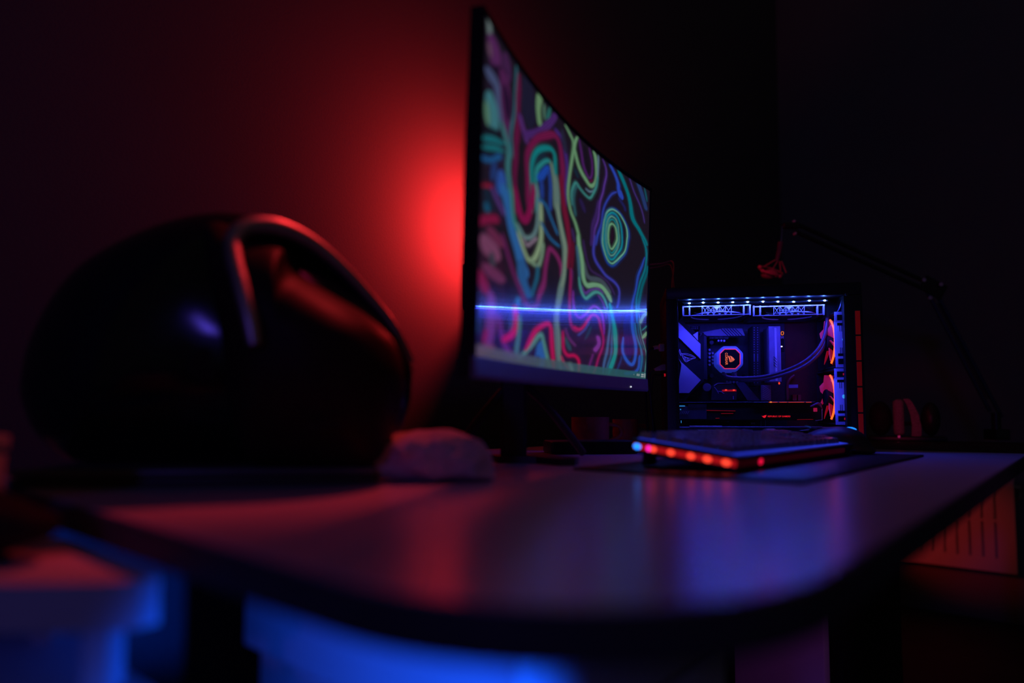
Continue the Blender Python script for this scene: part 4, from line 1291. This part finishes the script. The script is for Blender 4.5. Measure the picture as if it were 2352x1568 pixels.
obj('lettering', text_mesh('CORSAIR', 'lettering', 108 * px_m(0.083), M_org, Mt @ Matrix.Diagonal((1, 1.15, 1, 1)), 0.0003, 0.012), None, pb)
mb = MB()
for pl in ([(752, 770), (766, 776), (776, 800), (780, 828), (768, 826), (764, 806), (758, 788)],
           [(768, 770), (790, 778), (796, 796), (792, 824), (784, 828), (782, 800), (776, 782)],
           [(793, 784), (803, 790), (806, 800), (798, 820), (797, 800)],
           [(804, 797), (814, 802), (806, 814), (800, 822)]):
    mb.prism([z1(x, y, 0.0832) for x, y in pl], (0, 0.0003, 0))
obj('sail_emblem', mb, M_org, pb)
for x in (712, 800, 820):
    obj('fitting', MB().cyl(z1(x, 918, 0.10), z1(x, 945, 0.10), 0.0036, 14, 0.0006), mat('violet_grey_block', (0.22, 0.20, 0.25), 0.5), pb)
M_tube = mat('black_rubber_tube', (0.10, 0.10, 0.12), 0.30, spec=0.7)
t1 = [(722, 932), (735, 958), (790, 968), (900, 971), (1050, 962), (1200, 928), (1350, 872), (1470, 802), (1565, 708), (1620, 600), (1642, 480), (1648, 400), (1652, 330)]
t2 = [(806, 932), (830, 972), (900, 990), (1050, 984), (1200, 956), (1350, 908), (1480, 838), (1585, 735), (1640, 620), (1662, 480), (1668, 330)]
obj('coolant_tube', MB().tube([z1(x, y, 0.066) for x, y in t1], 0.0042, 14, 6), M_tube, pc)
obj('coolant_tube', MB().tube([z1(x, y, 0.080) for x, y in t2], 0.0046, 14, 6), M_tube, pc)

# graphics card
gc = obj('graphics_card', slab(309, 1196, 1600, 1352, 0.045, 0.10, 0.002), M_blackm, pc)
obj('backplate', slab(309, 1184, 1540, 1192, 0.043, 0.105), mat('slate_plate', (0.10, 0.10, 0.14), 0.45), gc)
bar_ = obj('top_light_bar', slab(980, 1185, 1520, 1193, 0.0415, 0.002), M_black, gc)
for (xa, xb) in ((1120, 1200), (1215, 1286), (1296, 1440), (1456, 1505)):
    obj('lit_segment', slab(xa, 1186.5, xb, 1191, 0.0398, 0.0015, 0.0), mat('red_light_segment', (0.5, 0.05, 0.02), emit=(1.0, 0.06, 0.012), estr=1.0), bar_)
for x in (1134, 1143):
    obj('led', MB().ell(z1(x, 1188, 0.0392), (0.0016, 0.0005, 0.0016), 10, 6), M_oled, bar_)
mb = MB()
for (a_, b_) in (((560, 1262), (820, 1268)), ((690, 1291), (800, 1290)), ((640, 1334), (676, 1333)), ((1375, 1345), (1520, 1343))):
    mb.bar(z1(*a_, 0.0446), z1(*b_, 0.0446), 0.0007)
obj('red_line', mb, M_rdim, gc)
M_redp = mat('red_print', (0.5, 0.02, 0.02), emit=(1.0, 0.012, 0.025), estr=0.95)
mb = MB()
mb.prism([z1(x, y, 0.0444) for x, y in ((1054, 1310), (1064, 1315), (1080, 1308), (1100, 1304), (1094, 1322), (1082, 1331), (1070, 1326))], (0, 0.0003, 0))
obj('emblem', mb, M_redp, gc)
c = z1(1212, 1317, 0.0443)
Mt = Matrix.Translation(c) @ Matrix.Rotation(math.radians(90), 4, 'X')
obj('lettering', text_mesh('REPUBLIC OF GAMERS', 'lettering', 188 * px_m(0.044), M_redp, Mt, 0.0003, 0.01), None, gc)
# pale left end of the card with slanted slots and cyan marks
obj('end_cover', face([(310, 1228), (372, 1222), (560, 1245), (560, 1340), (310, 1340)], 0.0435, 0.0012), mat('slate_plate', (0.10, 0.10, 0.14), 0.45), gc)
mb = MB()
for k in range(5):
    mb.bar(z1(318 + k * 17, 1296, 0.0428), z1(334 + k * 17, 1268, 0.0428), 0.0008)
obj('slot_set', mb, M_silver, gc)
obj('cyan_mark', slab(311, 1220, 366, 1226, 0.0425, 0.0008, 0.0), M_cyan, gc)
obj('cyan_mark', MB().ell(z1(326, 1254, 0.0425), (0.0012, 0.0006, 0.0014), 8, 6), M_cyan, gc)
obj('heatsink_fins', slab(395, 1206, 560, 1240, 0.0428, 0.001, 0.0), M_in, gc)
obj('edge_frame', MB().tube([z1(1598, 1250, 0.0442), z1(1600, 1348, 0.0442), z1(1540, 1355, 0.0442)], 0.0008, 6), M_silver, gc)
for k in range(4):
    obj('power_cable', MB().tube([z1(1490 + k * 6, 1226, 0.05), z1(1512 + k * 8, 1222 - k * 5, 0.036), z1(1545 + k * 9, 1205 - k * 2, 0.034), z1(1575 + k * 6, 1212 + k * 8, 0.05), z1(1580 + k * 6, 1240 + k * 6, 0.11)], 0.0018, 8, 6), mat('mauve_cable', (0.32, 0.14, 0.3), 0.5), gc)
obj('plug', slab(1530, 1240, 1556, 1274, 0.036, 0.008), mat('pink_plug', (0.6, 0.1, 0.2), emit=(1.0, 0.02, 0.12), estr=0.35), gc)
# slots, pins and the shroud beneath
sh = obj('power_shroud', slab(309, 1412, 1700, 1452, 0.02, DP - 0.035, 0.002), M_in, pc)
obj('edge_trim', slab(405, 1402, 700, 1410, 0.018, 0.003), M_silver, sh)
obj('edge_trim', slab(700, 1408, 1600, 1412, 0.018, 0.003), mat('slate_plate', (0.10, 0.10, 0.14), 0.45), sh)
mb = MB()
for x in (1050, 1090):
    mb.bar(z1(x, 1350, 0.06), z1(x, 1420, 0.06), 0.0009)
obj('standoff', mb, M_silver, pc)
hdr = obj('pin_header', slab(958, 1362, 998, 1370, 0.08, 0.006, 0.0), M_in, pc)
for k in range(5):
    obj('pin', slab(960 + k * 8, 1370, 964 + k * 8, 1388, 0.079, 0.0008, 0.0), M_silver, hdr)
mb = MB()
for k in range(26):
    mb.box(z1(610 + k * 6, 1366 + (k * 7 % 5), 0.1), z1(613 + k * 6, 1358, 0.101))
obj('solder_dots', mb, M_silver, pc)
obj('connector', slab(425, 1350, 480, 1378, 0.09, 0.02), M_blackm, pc)
obj('cyan_mark', slab(330, 1354, 334, 1376, 0.05, 0.001, 0.0), M_cyan, pc)
for pl in ([(810, 1452), (900, 1428), (975, 1436), (980, 1450)], [(1090, 1452), (1130, 1432), (1240, 1440), (1222, 1456)], [(1400, 1445), (1500, 1428), (1690, 1436), (1690, 1450)], [(480, 1436), (640, 1440), (700, 1452), (500, 1452)]):
    obj('drive_cage_plate', face(pl, 0.012, 0.003), M_silver, pc)

# front fans, side on at the right
M_fside = mat('fan_frame_light_painted', (0.5, 0.5, 0.6), 0.5, emit=(0.03, 0.035, 1.0), estr=0.28)  # strip's blue light on the frame faces, put in as emission
M_fside2 = mat('side_panel_light_painted', (0.5, 0.5, 0.6), 0.5, emit=(0.045, 0.05, 1.0), estr=0.5, var=0.1)  # blue light falling on the side plates, painted in by emission
def front_fan(ya, yb):
    x0, x1 = 1722, 1800
    top, bot = ya, yb
    d0, d1 = 0.014, 0.148
    A, B = z1(x0, bot, d0), z1(x1 + 6, top, d0)
    cyz = (A.z + B.z) / 2
    R = (B.z - A.z) / 2
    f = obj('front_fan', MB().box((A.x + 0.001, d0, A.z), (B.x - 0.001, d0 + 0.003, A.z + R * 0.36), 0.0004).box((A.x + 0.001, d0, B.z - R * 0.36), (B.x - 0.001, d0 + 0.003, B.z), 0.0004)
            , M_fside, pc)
    obj('frame_body', MB().box((A.x, d0 + 0.0032, A.z), (B.x, d1, A.z + 0.004), 0.0004).box((A.x, d0 + 0.0032, B.z - 0.004), (B.x, d1, B.z), 0.0004)
            .box((A.x, d1 - 0.004, A.z + 0.0045), (B.x, d1, B.z - 0.0045), 0.0004), M_blackm, f)
    obj('light_painted_panel', MB().box((A.x, d0 + 0.001, A.z + R * 0.36), (B.x, d0 + 0.004, B.z - R * 0.36), 0.0003), M_fside2, f)
    # corner pads with dark windows
    for sgn in (1, -1):
        zc = cyz + sgn * R * 0.79
        obj('corner_pad', MB().box((A.x + 0.006, d0 - 0.0006, zc - R * 0.10), (B.x - 0.001, d0 + 0.0, zc + R * 0.10)), M_blackm, f)
        obj('corner_pad', MB().box((A.x + 0.006, d0 - 0.0006, zc - sgn * R * 0.24 - R * 0.05), (B.x - 0.001, d0 + 0.0, zc - sgn * R * 0.24 + R * 0.05)), M_blackm, f)
        obj('bracket_mark', MB().box((B.x - 0.005, d0 - 0.0012, zc - 0.0025), (B.x - 0.001, d0 - 0.0007, zc + 0.0025)), mat('pink_mark', (0.5, 0.05, 0.1), emit=(1.0, 0.01, 0.06), estr=0.4), f)
        mb = MB()
        for k in (0.0, 0.004):
            mb.box((A.x + 0.011 + k, d0 - 0.0006, cyz + sgn * R * 0.42 - R * 0.13), (A.x + 0.0118 + k, d0 + 0.001, cyz + sgn * R * 0.42 + R * 0.13))
        obj('groove', mb, M_blackm, f)
    obj('lit_badge', MB().ell((B.x - 0.004, d0 + 0.0006, cyz), (0.0035, 0.0008, 0.0045), 14, 8), M_cyan, f)
    yc = (d0 + d1) / 2
    c = Vector((A.x, yc, cyz))
    rr = R * 0.90
    mb = MB()
    mb.tube([c + Vector((0.003, math.cos(t) * rr, math.sin(t) * rr)) for t in [math.pi * (0.66 + 0.68 * k / 30) for k in range(31)]], 0.0024, 8)
    obj('light_ring', mb, M_ring, f)
    mb = MB()
    mb.cyl(c + Vector((-0.002, 0, 0)), c + Vector((0.02, 0, 0)), R * 0.30, 28, 0.002)
    obj('rotor_hub', mb, M_blackm, f)
    mb = MB()
    for k in range(7):
        an = 2 * math.pi * k / 7 + 0.3
        q = [(da, r, x) for (da, r, x) in ((0, R * 0.31, 0.002), (0.10, R * 0.6, -0.001), (0.25, R * 0.84, 0.000), (0.72, R * 0.84, 0.012), (0.62, R * 0.31, 0.014))]
        mb.prism([c + Vector((x, math.cos(an + da) * r, math.sin(an + da) * r)) for (da, r, x) in q], (0.0012, 0, 0))
    obj('blade_set', mb, M_rotor, f)
    return f
front_fan(374, 876)
front_fan(884, 1392)
# loose wires in the top right corner and the cable run behind the tray
for k in range(5):
    obj('wire', MB().tube([z1(1700 + k * 8, 420 - k * 6, 0.06), z1(1735 + k * 6, 380 - k * 10, 0.03), z1(1765 + k * 3, 330 - k * 14, 0.015), z1(1779, 300 - k * 3, 0.03)], 0.0012, 6, 6), mat('pale_wire', (0.4, 0.4, 0.5), 0.4), pc)
obj('bracket', MB().box(z1(1640, 420, 0.05), z1(1770, 290, 0.08)), M_blackm, pc)
obj('cable_grommet', MB().tube([z1(1290, 1170, 0.185), z1(1288, 1040, 0.185), z1(1305, 985, 0.185), z1(1350, 945, 0.185)], 0.004, 10, 6), mat('red_grommet', (0.35, 0.06, 0.05), 0.4), pc)
obj('bay_block', slab(1335, 1120, 1372, 1175, 0.17, 0.02), mat('red_grommet', (0.35, 0.06, 0.05), 0.4), pc)
obj('bay_block', slab(1384, 1122, 1410, 1175, 0.17, 0.02), mat('red_grommet', (0.35, 0.06, 0.05), 0.4), pc)
obj('drive_plate', slab(1300, 1030, 1385, 1062, 0.15, 0.004), mat('blue_grey_ring', (0.30, 0.36, 0.55), 0.4), pc)
obj('led', MB().ell(z1(1874, 1516, -0.003), (0.0012, 0.0008, 0.0012), 8, 6), M_cyan, pc)

# plugs and leads at the rear
M_plug = mat('pale_plug', (0.75, 0.72, 0.85), 0.45)
pl = thing('display_plug', 'pale cable plug at the back of the computer beside the monitor', 'plug', at(1518, 800, 1.275))
o_ = pl.matrix_basis.translation
def Lp(px, py, Y=1.275): return at(px, py, Y) - o_
obj('plug_body', MB().box(Lp(1515, 806, 1.262), Lp(1524, 790, 1.272), 0.002), M_plug, pl)
obj('strain_relief', MB().tube([Lp(1501, 799), Lp(1508, 797), Lp(1517, 798)], 0.004, 10, 4), M_plug, pl)
obj('lead', MB().tube([Lp(1501, 799), Lp(1490, 806), Lp(1480, 840, 1.29), Lp(1484, 930, 1.31), Lp(1490, 1027, 1.31)], 0.0028, 8, 6), M_black, pl)
pl2 = thing('data_plug', 'small dim blue plug below the pale plug at the computer back', 'plug', at(1518, 845, 1.275))
o_ = pl2.matrix_basis.translation
obj('plug_body', MB().prism([Lp(1503, 846), Lp(1523, 836), Lp(1524, 850), Lp(1506, 851)], (0, 0.01, 0)).box(Lp(1524, 850), Lp(1528, 837, 1.28)), M_plug, pl2)
obj('lead', MB().tube([Lp(1503, 849, 1.2755), Lp(1492, 862, 1.28), Lp(1494, 920, 1.29), Lp(1505, 1027, 1.31)], 0.002, 8, 6), M_black, pl2)
pl3 = thing('power_lead', 'thin dark lead with a red tip entering the computer back', 'lead', at(1520, 862, 1.275))
o_ = pl3.matrix_basis.translation
obj('lead', MB().tube([Lp(1525, 861), Lp(1515, 862), Lp(1500, 866), Lp(1497, 930, 1.31), Lp(1512, 1027, 1.31)], 0.002, 8, 6), M_black, pl3)
obj('tip', MB().cyl(Lp(1525.5, 861), Lp(1528, 861), 0.003, 10), M_rdim, pl3)

cb = thing('cable', 'thin reddish cable crossing from behind the monitor to the top of the computer', 'cable', wpc(Vector((0.03, 0.15, HT))) + Vector((0, 0, 0.0025)))
o_ = cb.matrix_basis.translation
obj('lead', MB().tube([Vector((0, 0, 0)), Vector((0.002, 0.01, 0.03)), Lp(1546, 602, 1.50), Lp(1520, 605, 1.51), Lp(1470, 612, 1.53), Lp(1400, 640, 1.6), at(1330, 760, 1.72) - o_], 0.0016, 8, 8), M_rosy, cb)
obj('lead', MB().tube([Vector((0.006, 0, 0)), Vector((0.006, 0.01, 0.024)), Lp(1540, 609, 1.50), Lp(1512, 613, 1.51), Lp(1465, 622, 1.53), Lp(1396, 650, 1.6), at(1326, 766, 1.72) - o_], 0.0012, 8, 8), M_rosy, cb)
